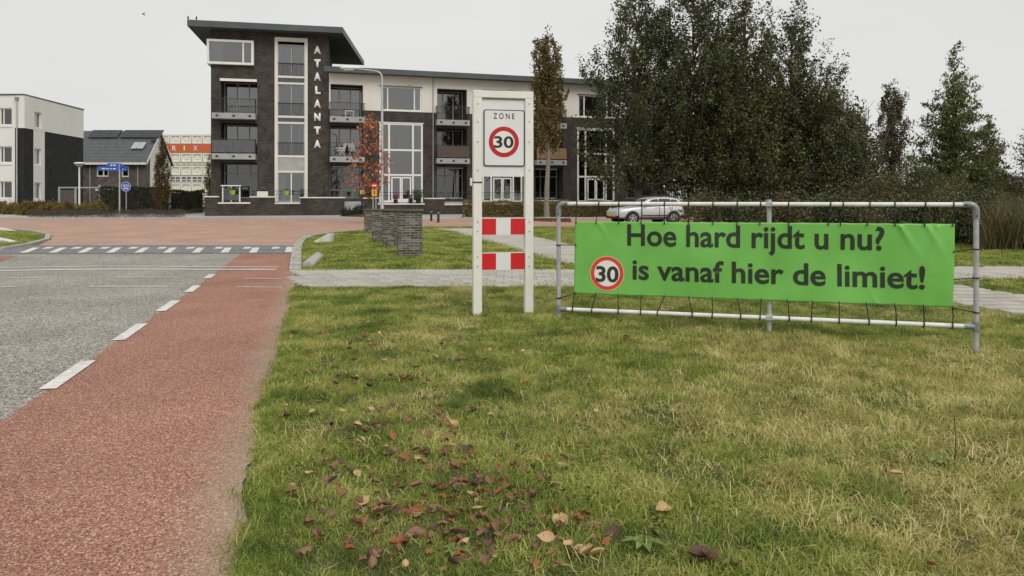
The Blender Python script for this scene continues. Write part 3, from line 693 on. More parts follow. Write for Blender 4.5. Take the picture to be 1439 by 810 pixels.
WR = random.Random(3); curtain_b = mat('beige_curtain', (0.45, 0.40, 0.32), 0.9, 0.1, 5)
def window(F, u0, u1, z0, z1, v, parent, cols=(0, 1), rows=(0, 1), fm=None, t=.06, g=None, curtain=None, room=True, name='window', dep=.09, solid_rows=(), cm=None):
    """frame with bars at the given fractions; one pane per light; a dim room behind"""
    fm = fm or white_p; g = g or glass; e = .003
    u0 += e; u1 -= e; z0 += e; z1 -= e
    U = [u0+(u1-u0)*c for c in cols]; Z = [z0+(z1-z0)*r for r in rows]
    m = MB()
    m.box(u0, u0+t, v, v+dep, z0, z1); m.box(u1-t, u1, v, v+dep, z0, z1); m.box(u0+t, u1-t, v, v+dep, z0, z0+t); m.box(u0+t, u1-t, v, v+dep, z1-t, z1)
    for uu in U[1:-1]: m.box(uu-t/2, uu+t/2, v+.002, v+dep-.002, z0+t, z1-t)
    for zz in Z[1:-1]: m.box(u0+t, u1-t, v+.004, v+dep-.004, zz-t/2, zz+t/2)
    w = m.build(name, fm, parent, F)
    for i in range(len(U)-1):
        for j in range(len(Z)-1):
            a = U[i]+(t if i == 0 else t/2); b = U[i+1]-(t if i == len(U)-2 else t/2)
            c = Z[j]+(t if j == 0 else t/2); d = Z[j+1]-(t if j == len(Z)-2 else t/2)
            if j in solid_rows: MB().box(a, b, v+.02, v+.04, c, d).build('panel', zinc, w, F)
            else: MB().add([(a, v+.05, c), (b, v+.05, c), (b, v+.05, d), (a, v+.05, d)], [(0,1,2,3)]).build('pane', g, w, F)
    if room:
        D = 1.3; a, b, c, d = u0+.005, u1-.005, z0+.005, z1-.005; v2 = v+dep+.004
        MB().add([(a,v2,c),(b,v2,c),(b,v2,d),(a,v2,d),(a,v2+D,c),(b,v2+D,c),(b,v2+D,d),(a,v2+D,d)], [(4,5,6,7),(0,4,7,3),(1,2,6,5),(0,1,5,4),(3,7,6,2)]).build('room', room_m, w, F)
    if room and curtain is None and u1-u0 > .8:
        q = WR.random()
        curtain = [(0, .10), (.90, 1)] if q < .3 else [(.02, .2)] if q < .45 else [(.72, .98)] if q < .6 else None
        cm = cm or WR.choice([curtain_m, curtain_g, curtain_b])
    if curtain:
        for (ca, cb) in curtain:
            a = u0+(u1-u0)*ca; b = u0+(u1-u0)*cb; n = max(6, int((b-a)/.05)); mm = MB(); v2 = v+dep+.10
            for k in range(n+1):
                x = a+(b-a)*k/n; y = v2+.02*math.sin(k*1.9)
                mm.v += [(x, y, z0+.03), (x, y, z1-.03)]
            for k in range(n): mm.f.append((2*k, 2*k+2, 2*k+3, 2*k+1))
            mm.build('curtain', cm or curtain_m, w, F)
    return w

def balcony(F, u0, u1, zb, zt, v0, v1, parent, rail_h=1.02, screen=None, name='balcony'):
    b = MB().box(u0, u1, v0, v1, zb, zt).build(name, slab_m, parent, F)
    n = int((u1-u0)/.11); m = MB()
    for k in range(n): m.box(u0+.06+k*.11, u0+.09+k*.11, v0-.012, v0-.001, zb+.03, zt-.03)
    m.build('fluting', slab_m, b, F)
    for f in (.12, .5, .88):
        c = u0+(u1-u0)*f; MB().box(c-.09, c+.09, v0-.02, v0-.0125, zb+.13, zb+.27).build('water_outlet', rail_m, b, F)
    m = MB(); m.box(u0-.1, u1+.05, v0-.01, v0+.04, zt+rail_h-.04, zt+rail_h)
    m.box(u0, u1, v0, v0+.025, zt+.06, zt+.09)
    k = u0
    while k < u1: m.box(k, k+.014, v0+.005, v0+.019, zt+.09, zt+rail_h-.04); k += .105
    for uu in (u0, u1-.03):
        m.box(uu, uu+.03, v0+.03, v1, zt+rail_h-.04, zt+rail_h-.001)
        y = v0+.05
        while y < min(v1, 0): m.box(uu+.008, uu+.022, y, y+.014, zt, zt+rail_h-.04); y += .11
    m.build('railing', rail_m, b, F)
    if screen: MB().box(u0+.02, u1-.02, v0+.03, v0+.05, zt+.05, zt+rail_h-.08).build('screen', screen, b, F)
    return b

# ================================================================== apartment building with the tower
TX, TY, TA = -21.3, 52.3, math.atan(.22)
TF = frame(TX, TY, 0, TA); BASE = 0.37
TWID = fpx(TF, 462, 200)[0]
tp = lambda px, py, v=0: fpx(TF, px, py, v)
apt = thing('apartment_building', 'dark brick apartment building with a tower lettered ATALANTA and recessed balconies', 'building', frame(TX, TY, BASE))
ZR0 = tp(470, 46, -1.0)[1]; ZR1 = ZR0+.36
lu0, lu1 = tp(310, 130)[0], tp(361.5, 130)[0]
s2b, s2t = tp(330, 167, -.75)[1], tp(330, 159, -.75)[1]; s1b, s1t = tp(330, 224, -.75)[1], tp(330, 216, -.75)[1]
g0 = 1.55
st0, st1 = tp(386.5, 150)[0], tp(432, 150)[0]; stz1 = tp(409, 54)[1]
holes = [(lu0, lu1, s2t, tp(330, 112)[1]), (lu0, lu1, s1t, tp(330, 173)[1]), (lu0, lu1, g0, tp(330, 229)[1]), (st0, st1, g0-.25, stz1)]
wall(TF, 0, TWID, BASE-.3, ZR0, 0, .32, holes, brick_tw, apt)
TD = 11.0
MB().box(0, .3, .321, TD, BASE-.3, ZR0-.001).build('wall', brick_tw, apt, TF)
wall(TF @ Matrix.Translation((TWID-.001, 0, 0)) @ Matrix.Rotation(R(90), 4, 'Z'), .33, TD-.3, BASE-.3, ZR0-.001, -0.0, .3, [(1.0, 2.3, 11.1, 12.9)], brick_tw, apt)
SFr = TF @ Matrix.Translation((TWID-.001, 0, 0)) @ Matrix.Rotation(R(90), 4, 'Z')
window(SFr, 1.0, 2.3, 11.1, 12.9, .05, apt)
MB().box(0, TWID, TD-.299, TD, BASE-.3, ZR0-.002).build('wall', brick_tw, apt, TF)
XB = 1.75      # the eaves splay a little towards the back
def hprism(poly, z0, z1):
    m = MB(); n = len(poly); m.v = [(x, y, z0) for x, y in poly] + [(x, y, z1) for x, y in poly]
    m.f = [tuple(reversed(range(n))), tuple(range(n, 2*n))] + [(i, (i+1) % n, n+(i+1) % n, n+i) for i in range(n)]; return m
rf = hprism([(-1.3, -1.0), (TWID+.95, -1.0), (TWID+.95+XB, TD+.8), (-1.3, TD+.8)], ZR0+.001, ZR1).build('roof', soffit_m, apt, TF)
m = MB(); m.box(-1.36, TWID+1.01, -1.06, -1.001, ZR0-.02, ZR1+.05); m.box(-1.36, -1.301, -1.0, TD+.86, ZR0-.02, ZR1+.05); m.add(*(lambda h: (h.v, h.f))(hprism([(TWID+.951, -1.0), (TWID+1.01, -1.0), (TWID+1.01+XB, TD+.86), (TWID+.951+XB, TD+.86)], ZR0-.02, ZR1+.05)))
m.build('fascia', zinc, rf, TF)
# corner window box
c0, c1 = tp(290.5, 70, -.25)[0], tp(356.5, 70, -.25)[0]; cz1, cz0 = tp(330, 56.5, -.25)[1], tp(330, 91, -.25)[1]
m = MB(); t = .16
m.box(c0, c1, -.30, 2.2, cz1-t, cz1); m.box(c0, c1, -.30, 2.2, cz0, cz0+t); m.box(c0, c0+t, -.30, -.30+t, cz0+t, cz1-t); m.box(c1-t, c1, -.30, -.001, cz0+t, cz1-t)
um = c0+(c1-c0)*.775; m.box(um-.05, um+.05, -.28, -.2, cz0+t, cz1-t); m.box(c0, c0+t, 2.04, 2.2, cz0+t, cz1-t)
cw = m.build('corner_window', white_p, apt, TF)
MB().add([(c0+t,-.22,cz0+t),(um-.05,-.22,cz0+t),(um-.05,-.22,cz1-t),(c0+t,-.22,cz1-t)], [(0,1,2,3)]).build('pane', glass, cw, TF)
MB().add([(um+.05,-.22,cz0+t),(c1-t,-.22,cz0+t),(c1-t,-.22,cz1-t),(um+.05,-.22,cz1-t)], [(0,1,2,3)]).build('pane', glass, cw, TF)
MB().add([(c0+.05,-.15,cz0+t),(c0+.05,2.05,cz0+t),(c0+.05,2.05,cz1-t),(c0+.05,-.15,cz1-t)], [(0,1,2,3)]).build('pane', glass, cw, TF)
mm = MB()
for k in range(16): mm.box(c0+.35+k*.045, c0+.38+k*.045, -.1-.02*(k % 2), -.05, cz0+t+.02, cz1-t-.02)
mm.build('curtain', curtain_m, cw, TF)
# loggias of the tower
def loggia(F, u0, u1, z0, z1, parent, cols, fm=grey_p, depth=1.5, g=None, cur=None, rows=(0, 1), wm_=brick_dk, cm=None):
    m = MB(); t = .12
    m.box(u0-t, u0, .33, depth, z0, z1+t); m.box(u1, u1+t, .33, depth, z0, z1+t); m.box(u0, u1, .33, depth+.3, z1+.001, z1+t); m.box(u0-t, u1+t, .33, depth+.3, z0-t, z0-.001)
    m.build('recess', wm_, parent, F)
    window(F, u0+.02, u1-.02, z0+.02, z1-.02, depth-.1, parent, cols, rows, fm, .07, g or glass, cur, cm=cm)
loggia(TF, lu0, lu1, holes[0][2], holes[0][3], apt, (0, .37, .72, 1), cur=[(.38,.46)])
loggia(TF, lu0, lu1, holes[1][2], holes[1][3], apt, (0, .37, .72, 1), cur=[(.3,.38)])
loggia(TF, lu0, lu1, holes[2][2], holes[2][3], apt, (0, .37, .75, 1), rows=(0, .72, 1), g=glass_d)
bu0, bu1 = tp(297.5, 150, -.75)[0], tp(358.5, 150, -.75)[0]
balcony(TF, bu0, bu1, s2b, s2t, -.75, -.002, apt)
balcony(TF, bu0, bu1, s1b, s1t, -.75, -.002, apt, screen=cloth_g)
MB().box(tp(309,112)[0], tp(361,112)[0], -.06, .0-.001, tp(330,114.5)[1], tp(330,111)[1]).build('lintel', white_p, apt, TF)
# pale vertical strip with french windows
zz = [(63,107),(119,163),(174.5,218.5),(243,284)]
m = MB(); fz0 = g0-.25
m.box(st0-.02, st0+.2, -.10, .2, fz0, stz1+.02); m.box(st1-.2, st1+.02, -.10, .2, fz0, stz1+.02); m.box(st0+.2, st1-.2, -.10, .2, stz1-.25, stz1+.02)
pz = []
for (ya, yb) in zz: pz.append((tp(409, yb)[1], tp(409, ya)[1]))
for k in range(3):
    top = pz[k][0]; low = pz[k+1][1]
    m.box(st0+.2, st1-.2, -.06, .15, top-.16, top-.001); m.box(st0+.2, st1-.2, -.06, .15, low+.001, low+.14)
strip_f = m.build('window_surround', stucco, apt, TF)
for k in range(3):
    top = pz[k][0]; low = pz[k+1][1]
    MB().box(st0+.2, st1-.2, -.02, .1, low+.141, top-.161).build('spandrel', zinc if k < 2 else slab_m, strip_f, TF)
for k, (a, b) in enumerate(pz):
    w = window(TF, st0+.2, st1-.2, a, b, .02, apt, (0, .5, 1), (0, 1), grey_p, .07, glass, [(.05,.3)] if k == 3 else [(.6,.75)] if k == 1 else ([(.05,.45),(.55,.95)] if k == 0 else None), cm=curtain_m if k == 3 else curtain_g)
    if k == 3: MB().box((st0+st1)/2-.04, (st0+st1)/2+.04, -.01, .018, a, b).build('door_post', white_p, w, TF)
    if k < 3:
        r = MB(); r.box(st0+.2, st1-.2, -.05, -.01, a+.88, a+.93); x = st0+.22
        while x < st1-.22: r.box(x, x+.015, -.04, -.02, a+.05, a+.88); x += .09
        r.box(st0+.2, st1-.2, -.045, -.015, a+.03, a+.06); r.build('railing', rail_m, w, TF)
# letters
ys = [70.4, 89.3, 108.1, 127, 146, 164.8, 183.7, 202.8]
for ch, yc in zip('ATALANTA', ys):
    wpx = {'L': 7.8, 'T': 9.2, 'N': 9.0, 'A': 10.2}[ch]; cx = 446 + (0.6 if ch == 'L' else 0)
    a0, b0 = tp(cx-wpx/2, yc+5.6, -.05); a1, b1 = tp(cx+wpx/2, yc-5.6, -.05)
    o = text_fit(ch, a0, a1, b0, b1, -.07, 'letter', white_p, apt, TF, .06)
    s_ = o.modifiers.new('solid', 'SOLIDIFY'); s_.thickness = .05; s_.offset = -1

# wing: modules of one loggia bay and one window bay along a bending line
WF0 = TF @ Matrix.Translation((TWID, .0, 0)); WX, WY = WF0.translation.x, WF0.translation.y
W0F = frame(WX, WY, 0, math.atan(.3))
wp = lambda px, py, v=0: fpx(W0F, px, py, v)
LB = wp(513, 200)[0]; ML = wp(612, 200)[0]
sz2b, sz2t = wp(488, 171.8, -.7)[1], wp(488, 164, -.7)[1]; sz1b, sz1t = wp(488, 228, -.7)[1], wp(488, 220.5, -.7)[1]
ZE = wp(500, 104.5, -.0)[1]; ZW = wp(560, 157)[1]
lt2, lt1, lt0 = wp(488, 119)[1], wp(488, 177)[1], wp(488, 233)[1]
tw = (*[wp(x, 140)[0] for x in (535, 592)], wp(563, 156)[1], wp(563, 122.5)[1])
lw = (*[wp(x, 240)[0] for x in (533, 594)], wp(563, 284.5)[1], wp(563, 173.5)[1])
angs = [math.atan(.3)]*3 + [R(a) for a in (22, 31, 40, 48, 55, 60, 63)]
org = Vector((WX, WY)); front = [org.copy()]
for k, a in enumerate(angs):
    F = frame(org.x, org.y, 0, a); full = k < 4
    ru = LB - .15
    hL = [(.12, ru, sz2t, lt2), (.12, ru, sz1t, lt1), (.12, ru, g0, lt0)]
    e = .002
    wall(F, (0.02 if k == 0 else 0), ML-e, BASE-.3, ZW, 0, .3, [(.12, ru, sz2t, ZW)] + hL[1:] + [lw], brick_dk, apt)
    wall(F, (0.02 if k == 0 else 0), ML-e, ZW+.001, ZE, -.03, .3, [(.12, ru, ZW, lt2), tw], stucco, apt)
    cols3 = (0, .30, .66, 1)
    if full:
        loggia(F, .12, ru, sz2t, lt2, apt, cols3, wm_=brick_dk, cur=[(.02,.12)] if k == 1 else None)
        loggia(F, .12, ru, sz1t, lt1, apt, cols3, cur=[(.02,.1)] if k == 0 else None, g=glass_d if k == 1 else glass)
        loggia(F, .12, ru, g0, lt0, apt, (0, .38, .72, 1), rows=(0, .26, .75, 1) if k == 0 else (0, .74, 1), g=glass_d, cur=[(.1,.9)] if k == 1 else None, cm=curtain_g)
        balcony(F, .0 if k else .05, LB-.1, sz2b, sz2t, -.7, -.035, apt)
        balcony(F, .0 if k else .05, LB-.1, sz1b, sz1t, -.7, -.035, apt, screen={1: wicker_m, 2: bamboo_m}.get(k))
    else:
        for z0_, z1_ in ((sz2t, lt2), (sz1t, lt1), (g0, lt0)): window(F, .12, ru, z0_, z1_, .12, apt, (0, .5, 1), fm=grey_p)
        balcony(F, .0, LB-.1, sz2b, sz2t, -.7, -.035, apt); balcony(F, 0, LB-.1, sz1b, sz1t, -.7, -.035, apt)
    window(F, *tw, .03, apt, (0, .17, .83, 1), (0, 1), white_p, .09, glass, [(.86,.97)] if k == 0 else None)
    w = window(F, *lw, -.06, apt, (0, .22, .77, 1), (0, .345, .66, 1) if full else (0, .345, .66, 1), white_p, .13, glass, [(.8,.97)] if k == 2 else None, dep=.2)
    if full:
        ua = lw[0]+(lw[1]-lw[0])*.27; ub_ = lw[0]+(lw[1]-lw[0])*.73; zt_ = lw[2]+(lw[3]-lw[2])*.32
        d = MB(); um_ = (ua+ub_)/2
        for a_, b_ in ((ua, um_-.01), (um_+.01, ub_)):
            d.box(a_, a_+.1, -.04, .03, lw[2]+.14, zt_); d.box(b_-.1, b_, -.04, .03, lw[2]+.14, zt_); d.box(a_+.1, b_-.1, -.04, .03, lw[2]+.14, lw[2]+.26); d.box(a_+.1, b_-.1, -.04, .03, zt_-.1, zt_)
        d.build('french_door', white_p, w, F)
        s_ = MB().box(lw[0]-.08, lw[1]+.08, -.10, -.062, lw[3]+.002, lw[3]+.06); s_.build('drip_edge', white_p, w, F)
        MB().box(tw[0]-.1, tw[1]+.05, -.12, -.032, tw[3]+.004, tw[3]+.05).build('blind_box', rail_m, apt, F)
        if k != 2: MB().tube([(ML-.2, -.08, BASE), (ML-.2, -.08, ZE)], .04, 8).build('drainpipe', grey_p, apt, F)
        MB().lathe([(.02,0),(.1,.02),(.1,.07),(.03,.12)], (ML-1.9, -.12, ZE-.62), 10).build('wall_lamp', white_p, apt, F)
    org = org + Vector((math.cos(a), math.sin(a)))*ML; front.append(org.copy())
def offs(pts, d):
    out = []
    for i, p in enumerate(pts):
        a = (pts[i]-pts[i-1]).normalized() if i else (pts[1]-pts[0]).normalized(); b = (pts[i+1]-pts[i]).normalized() if i < len(pts)-1 else a
        t = (a+b).normalized(); n = Vector((-t.y, t.x)); out.append(p + n*d/max(.3, n.dot(Vector((-a.y, a.x)))))
    return out
fl = offs(front, -.75); bl = offs(front, 9.0); fl2 = offs(front, -.80); fl3 = offs(front, -.755)
fl[0] = WF0 @ Vector((.02, -.75, 0)); fl[0] = fl[0].xy; bl[0] = (WF0 @ Vector((.02, 9, 0))).xy
def ribbon(A, B, z0, z1, name, material, parent):
    m = MB(); n = len(A)
    for p, q in zip(A, B): m.v += [(p.x,p.y,z0),(q.x,q.y,z0),(q.x,q.y,z1),(p.x,p.y,z1)]
    for i in range(n-1):
        a = 4*i; b = a+4
        m.f += [(a,b,b+3,a+3),(a+1,a+2,b+2,b+1),(a+3,b+3,b+2,a+2),(a,a+1,b+1,b)]
    m.f += [(0,3,2,1), (4*n-4,4*n-3,4*n-2,4*n-1)]
    return m.build(name, material, parent)
rf2 = ribbon(fl, bl, ZE+.002, ZE+.30, 'roof', soffit_m, apt)
fl2[0] = (W0F @ Vector((-.35, -.80, 0))).xy; fl3[0] = (W0F @ Vector((-.35, -.755, 0))).xy
ribbon(fl2, fl3, ZE-.02, ZE+.36, 'fascia', zinc, rf2)
bl2 = offs(front, 8.7); ribbon(bl2, bl, BASE-.3, ZE-.001, 'wall', brick_dk, apt) if False else None
endn = (front[-1]-front[-2]).normalized(); en = Vector((-endn.y, endn.x))
MB().tube([(front[-1].x+en.x*4.2, front[-1].y+en.y*4.2, BASE-.3), (front[-1].x+en.x*4.2, front[-1].y+en.y*4.2, ZE)], 4.1, 32).build('stair_drum', brick_dk, apt, smooth=True)
MB().tube([(front[-1].x+en.x*4.2, front[-1].y+en.y*4.2, ZE+.01), (front[-1].x+en.x*4.2, front[-1].y+en.y*4.2, ZE+.34)], 5.3, 40).build('drum_roof', zinc, apt, smooth=True)

# terrace wall
def terrace(F, segs, vz, parent, ends=(True, True)):
    prof = []
    for (xa, xb, yt) in segs:
        ua, z = fpx(F, xa, yt, vz); ub2, _ = fpx(F, xb, yt, vz); prof.append((ua, ub2, z))
    us = [prof[0][0]] + [p[1] for p in prof]
    poly = [(us[0], BASE-.3), (us[-1], BASE-.3)]
    for i in range(len(prof)-1, -1, -1): poly += [(us[i+1], prof[i][2]), (us[i], prof[i][2])]
    w = MB().prism(poly, vz, vz+.25).build('terrace_wall', brick_dk, parent, F)
    for i, p in enumerate(prof):
        lowl = i > 0 and prof[i-1][2] > p[2]; lowr = i < len(prof)-1 and prof[i+1][2] > p[2]
        MB().box(us[i]+(.003 if lowl else -.05), us[i+1]-(.003 if lowr else -.05), vz-.05, vz+.30, p[2]+.001, p[2]+.085).build('coping', cap_m, w, F)
    return w, us, prof
VT = -1.7
w1, us1, pf1 = terrace(TF, [(288,306,277.5),(306,352,286.7),(352,386,277.8),(386,422,286.9),(422,484,278.8)], VT, apt)
MB().box(us1[0], us1[0]+.25, VT+.251, 1.5, BASE-.3, pf1[0][2]).build('terrace_wall', brick_dk, apt, TF)
MB().box(us1[-1]-.25, us1[-1], VT+.251, -.01, BASE-.3, pf1[-1][2]-.002).build('terrace_wall', brick_dk, apt, TF)
w2, us2, pf2 = terrace(W0F, [(512,531,279.5),(531,597,288),(597,624.5,280),(624.5,748,288.6),(748,790,283),(790,900,288.3)], VT, apt)
MB().box(us1[0]+.26, us1[-1]-.26, VT+.26, -.005, BASE-.3, g0-.26).build('terrace_floor', slab_m, apt, TF)
MB().box(us2[0]+.01, us2[-1]-.01, VT+.26, -.005, BASE-.3, g0-.26).build('terrace_floor', slab_m, apt, W0F)
for F, us, pf in ((TF, us1, pf1), (W0F, us2, pf2)):
    m = MB(); zt_ = pf[0][2]+.45
    m.tube([(us[0]+.1, VT+.12, zt_), (us[-1]-.1, VT+.12, zt_)], .014, 6); m.tube([(us[0]+.1, VT+.12, zt_-.22), (us[-1]-.1, VT+.12, zt_-.22)], .008, 6)
    x = us[0]+.1
    while x < us[-1]:
        m.tube([(x, VT+.12, pf[1][2]), (x, VT+.12, zt_)], .012, 6); x += 1.15
    m.build('terrace_railing', rail_m, apt, F)
ustA, ustB = fpx(TF, 484.5, 290, VT)[0]+.02, fpx(W0F, 511.5, 290, VT)[0]
p_ = TF @ Vector((ustA, VT, 0)); q_ = W0F @ Vector((ustB, VT, 0)); sa_ = math.atan2(q_.y-p_.y, q_.x-p_.x); SFm = frame(p_.x, p_.y, 0, sa_); sw = (q_-p_).length
stp = None
for k in range(5):
    o = MB().box(.02, sw-.02, .30*k, .30*(k+1)+(0 if k < 4 else .5), BASE-.1, BASE+.19*(k+1)).build('step', slab_m, apt, SFm, bevel=.01)

# things on the terrace and balconies
def pot(px, py, F, v, w, h, pm, label, plant=None, square=False):
    u, z = fpx(F, px, py, v); M = F @ Matrix.Translation((u, v, z))
    r = thing('flower_pot', label, 'flower pot', M)
    if square: MB().box(-w/2, w/2, -.12, .12, 0, h).build('pot', pm, r, M, bevel=.015)
    else: MB().lathe([(w*.36, 0), (w*.5, h*.95), (w*.53, h), (w*.45, h-.01)], (0, 0, 0), 14).build('pot', pm, r, M, smooth=True)
    if plant is not None:
        pm2, hh, rr_, nn = plant; mm = MB()
        for _ in range(nn):
            c = Vector((random.gauss(0, rr_*.5), random.gauss(0, rr_*.4), h+random.uniform(.02, hh))); d = Vector((random.gauss(0,1), random.gauss(0,1), random.gauss(.3,1))).normalized()*random.uniform(.03,.07); e_ = d.orthogonal().normalized()*.03
            mm.add([c-d, c+e_, c+d, c-e_], [(0,1,2,3)])
        mm.build('plant', pm2, r, M)
lf_pot = mat('pot_plant_leaves', (0.06, 0.11, 0.03), .6, .3, 4, island=.4, translucent=.2)
zc_ = lambda pf, k: pf[k][2]+.086
pot(327, 273.5, TF, VT-.12, .42, .30, pot_g, 'lime green pot hanging on the terrace railing left of the white planter', (lf_pot, .12, .18, 40))
pot(403, 274, TF, VT-.12, .42, .30, pot_g, 'lime green pot hanging before the tower garden doors', (lf_pot, .10, .18, 40))
u_, _ = fpx(TF, 369, 276, VT+.12); M_ = TF @ Matrix.Translation((u_, VT+.12, pf1[2][2]+.086))
r_ = thing('planter', 'white planter box on the terrace wall below the tower', 'planter', M_); MB().box(-.36,.36,-.13,.13,0,.34).build('box', pot_w, r_, M_, bevel=.02)
mm = MB()
for _ in range(160):
    c = Vector((random.uniform(-.34,.34), random.uniform(-.12,.12), .34+random.uniform(0,.12))); d = Vector((random.gauss(0,1), random.gauss(0,1), 1)).normalized()*.06; e_ = d.orthogonal().normalized()*.03; mm.add([c-d, c+e_, c+d, c-e_], [(0,1,2,3)])
mm.build('plant', lf_pot, r_, M_)
zlow = pf2[1][2]+.086
for px, lab, pl, wd_, hh in ((556, 'purple flowering pot left of the terrace doors', (pot_p, .35, .2, 90), .34, .3), (577, 'purple flowering pot right of the terrace doors', (pot_p, .35, .2, 90), .34, .3), (588, 'round green potted shrub on the terrace wall', (lf_pot, .62, .5, 420), .45, .38)):
    u_, _ = fpx(W0F, px, 285, VT+.12); M_ = W0F @ Matrix.Translation((u_, VT+.12, zlow)); r_ = thing('flower_pot', lab, 'flower pot', M_)
    MB().lathe([(wd_*.36, 0), (wd_*.5, hh*.95), (wd_*.53, hh), (wd_*.45, hh-.01)], (0,0,0), 14).build('pot', black_m, r_, M_, smooth=True); mm = MB()
    for _ in range(pl[3]):
        c = Vector((random.gauss(0, pl[2]*.45), random.gauss(0, pl[2]*.4), hh+random.uniform(.0, pl[1]))); d = Vector((random.gauss(0,1), random.gauss(0,1), random.gauss(.3,1))).normalized()*.06; e_ = d.orthogonal().normalized()*.035; mm.add([c-d, c+e_, c+d, c-e_], [(0,1,2,3)])
    mm.build('plant', pl[0], r_, M_)
for px in (424, 456):
    u_, _ = fpx(TF, px, 276, VT+.12); M_ = TF @ Matrix.Translation((u_, VT+.12, pf1[4][2]+.086))
    big = px == 456
    r_ = thing('flower_pot', 'potted climbing plant on the terrace wall under the letters' if big else 'small dark potted plant beside the tower garden doors', 'flower pot', M_)
    MB().lathe([(.1,0),(.16,.2),(.17,.22),(.14,.21)], (0,0,0), 12).build('pot', black_m, r_, M_, smooth=True); mm = MB()
    for _ in range(150 if big else 60):
        hh = random.uniform(0, .75 if big else .35); c = Vector((random.gauss(0,.10), random.gauss(0,.08), .22+hh)); d = Vector((random.gauss(0,1), random.gauss(0,1), random.gauss(0,1))).normalized()*.06; e_ = d.orthogonal().normalized()*.03; mm.add([c-d, c+e_, c+d, c-e_], [(0,1,2,3)])
    mm.build('plant', lf_pot, r_, M_)
def chair(F, u, v, z, rot, label, mt):
    M = F @ Matrix.Translation((u, v, z)) @ Matrix.Rotation(rot, 4, 'Z'); r = thing('garden_chair', label, 'chair', M)
    MB().box(-.24,.24,-.24,.24,.40,.44).build('seat', mt, r, M, bevel=.01)
    MB().add([(-.24,.22,.46),(.24,.22,.46),(.24,.38,1.05),(-.24,.38,1.05),(-.24,.25,.46),(.24,.25,.46),(.24,.41,1.05),(-.24,.41,1.05)], [(0,1,2,3),(5,4,7,6),(0,4,5,1),(1,5,6,2),(2,6,7,3),(3,7,4,0)]).build('backrest', mt, r, M)
    for s in (-1, 1):
        MB().tube([(s*.25,-.28,0),(s*.25,.18,.64)], .022, 6).build('leg', mt, r, M); MB().tube([(s*.25,.28,0),(s*.25,-.18,.64)], .022, 6).build('leg', mt, r, M)
        MB().box(s*.25-.03, s*.25+.03, -.25,.25,.645,.68).build('armrest', mt, r, M)
u_ = wp(478.5, 215, -.35)[0]; chair(W0F, u_, -.30, sz1t, R(-70), 'white plastic garden chair on the second level balcony', white_p)
u_ = wp(496, 215, -.35)[0]; chair(W0F, u_, -.25, sz1t, R(15), 'grey garden chair beside the white balcony chair', slab_m)
u_ = wp(491, 160, -.35)[0]; M_ = W0F @ Matrix.Translation((u_, -.3, sz2t)); r_ = thing('balcony_table', 'small white table on the top balcony beside the tower', 'table', M_)
MB().box(-.32,.32,-.25,.25,.40,.46).build('table_top', white_p, r_, M_)
for a_ in (-1,1):
    for b_ in (-1,1): MB().box(a_*.28-.025, a_*.28+.025, b_*.2-.025, b_*.2+.025, 0,.399).build('leg', white_p, r_, M_)
# white plinth frame on the tower terrace
u0_, u1_ = fpx(TF, 312, 280, -1.0)[0], fpx(TF, 338, 280, -1.0)[0]; zt_ = fpx(TF, 325, 260.5, -1.0)[1]
M_ = TF @ Matrix.Translation((u0_, -1.0, g0-.25)); r_ = thing('garden_rack', 'white open plant rack on the terrace of the tower', 'rack', M_); H_ = zt_-g0+.25; L_ = u1_-u0_
MB().box(-.05, L_+.05, -.2, .2, H_-.07, H_).build('shelf', white_p, r_, M_)
for x in (.05, L_/2, L_-.05): MB().box(x-.045, x+.045, -.05, .05, 0, H_-.071).build('post', white_p, r_, M_)
MB().box(.1, L_-.1, -.06, -.045, .1, H_*.8).build('glass_panel', glass_d, r_, M_)
# two birds on the roof corner
for px in (270, 276):
    u_, z_ = tp(px, 29, -1.03); M_ = TF @ Matrix.Translation((u_ if px > 271 else -1.3, -1.03, ZR1+.05))
    M_ = M_ @ Matrix.Scale(.62,4)
    b_ = MB().lathe([(.01,.05),(.07,.08),(.10,.16),(.085,.26),(.05,.32),(.055,.36),(.04,.41),(.008,.43)], (0,0,0), 10); b_.tube([(.02,0,.12),(-.03,.16,.04)], [.05,.02], 6); b_.tube([(0,-.05,.37),(0,-.11,.36)], [.015,.003], 6); b_.tube([(.02,0,0),(.02,0,.1)], .008, 5); b_.tube([(-.02,0,0),(-.02,0,.1)], .008, 5)
    o = b_.build('bird', bird_m, None, M_, smooth=True); tag(o, 'dark bird perched on the tower roof corner', 'bird', 'birds on the tower roof')

# ================================================================== white and black apartment block on the left
lx, ly = XY(34, 57.0)
LF = frame(lx, ly, 0, 0); LS = frame(lx, ly, 0, R(96))
lb = thing('apartment_block', 'white rendered flat roofed block with black brick lower walls', 'building', frame(lx, ly, BASE))
ZL = fpx(LF, 30, 134)[1]; ZD = fpx(LS, 62, 185)[1]
lp = lambda px, py: fpx(LF, px, py); lsx = lambda px, py: fpx(LS, px, py)
hw = []
for (ya, yb) in ((152,176),(206,229),(255,279)):
    for (xa, xb) in ((-52,-28),(-1,16.5)):
        a0, z1_ = lp(xa, ya); a1, z0_ = lp(xb, yb); hw.append((a0, a1, z0_, z1_))
UB = lp(21, 200)[0]; LW = -14.0
wall(LF, LW, UB-.001, BASE-.3, ZL, 0, .3, hw, white_r, lb)
wall(LF, UB, 0, BASE-.3, ZD, .0, .3, [], brick_blk, lb)
wall(LF, UB, 0, ZD+.001, ZL-.001, -.03, .3, [], white_r, lb)
for h in hw: window(LF, *h, .12, lb, (0, .28, 1) if h[0] > -2.6 else (0, .5, 1), (0, 1), white_p, .07, glass_d)
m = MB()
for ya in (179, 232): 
    a0, z = lp(-80, ya); m.box(LW, UB-.2, -.02, -.001, z-.05, z)
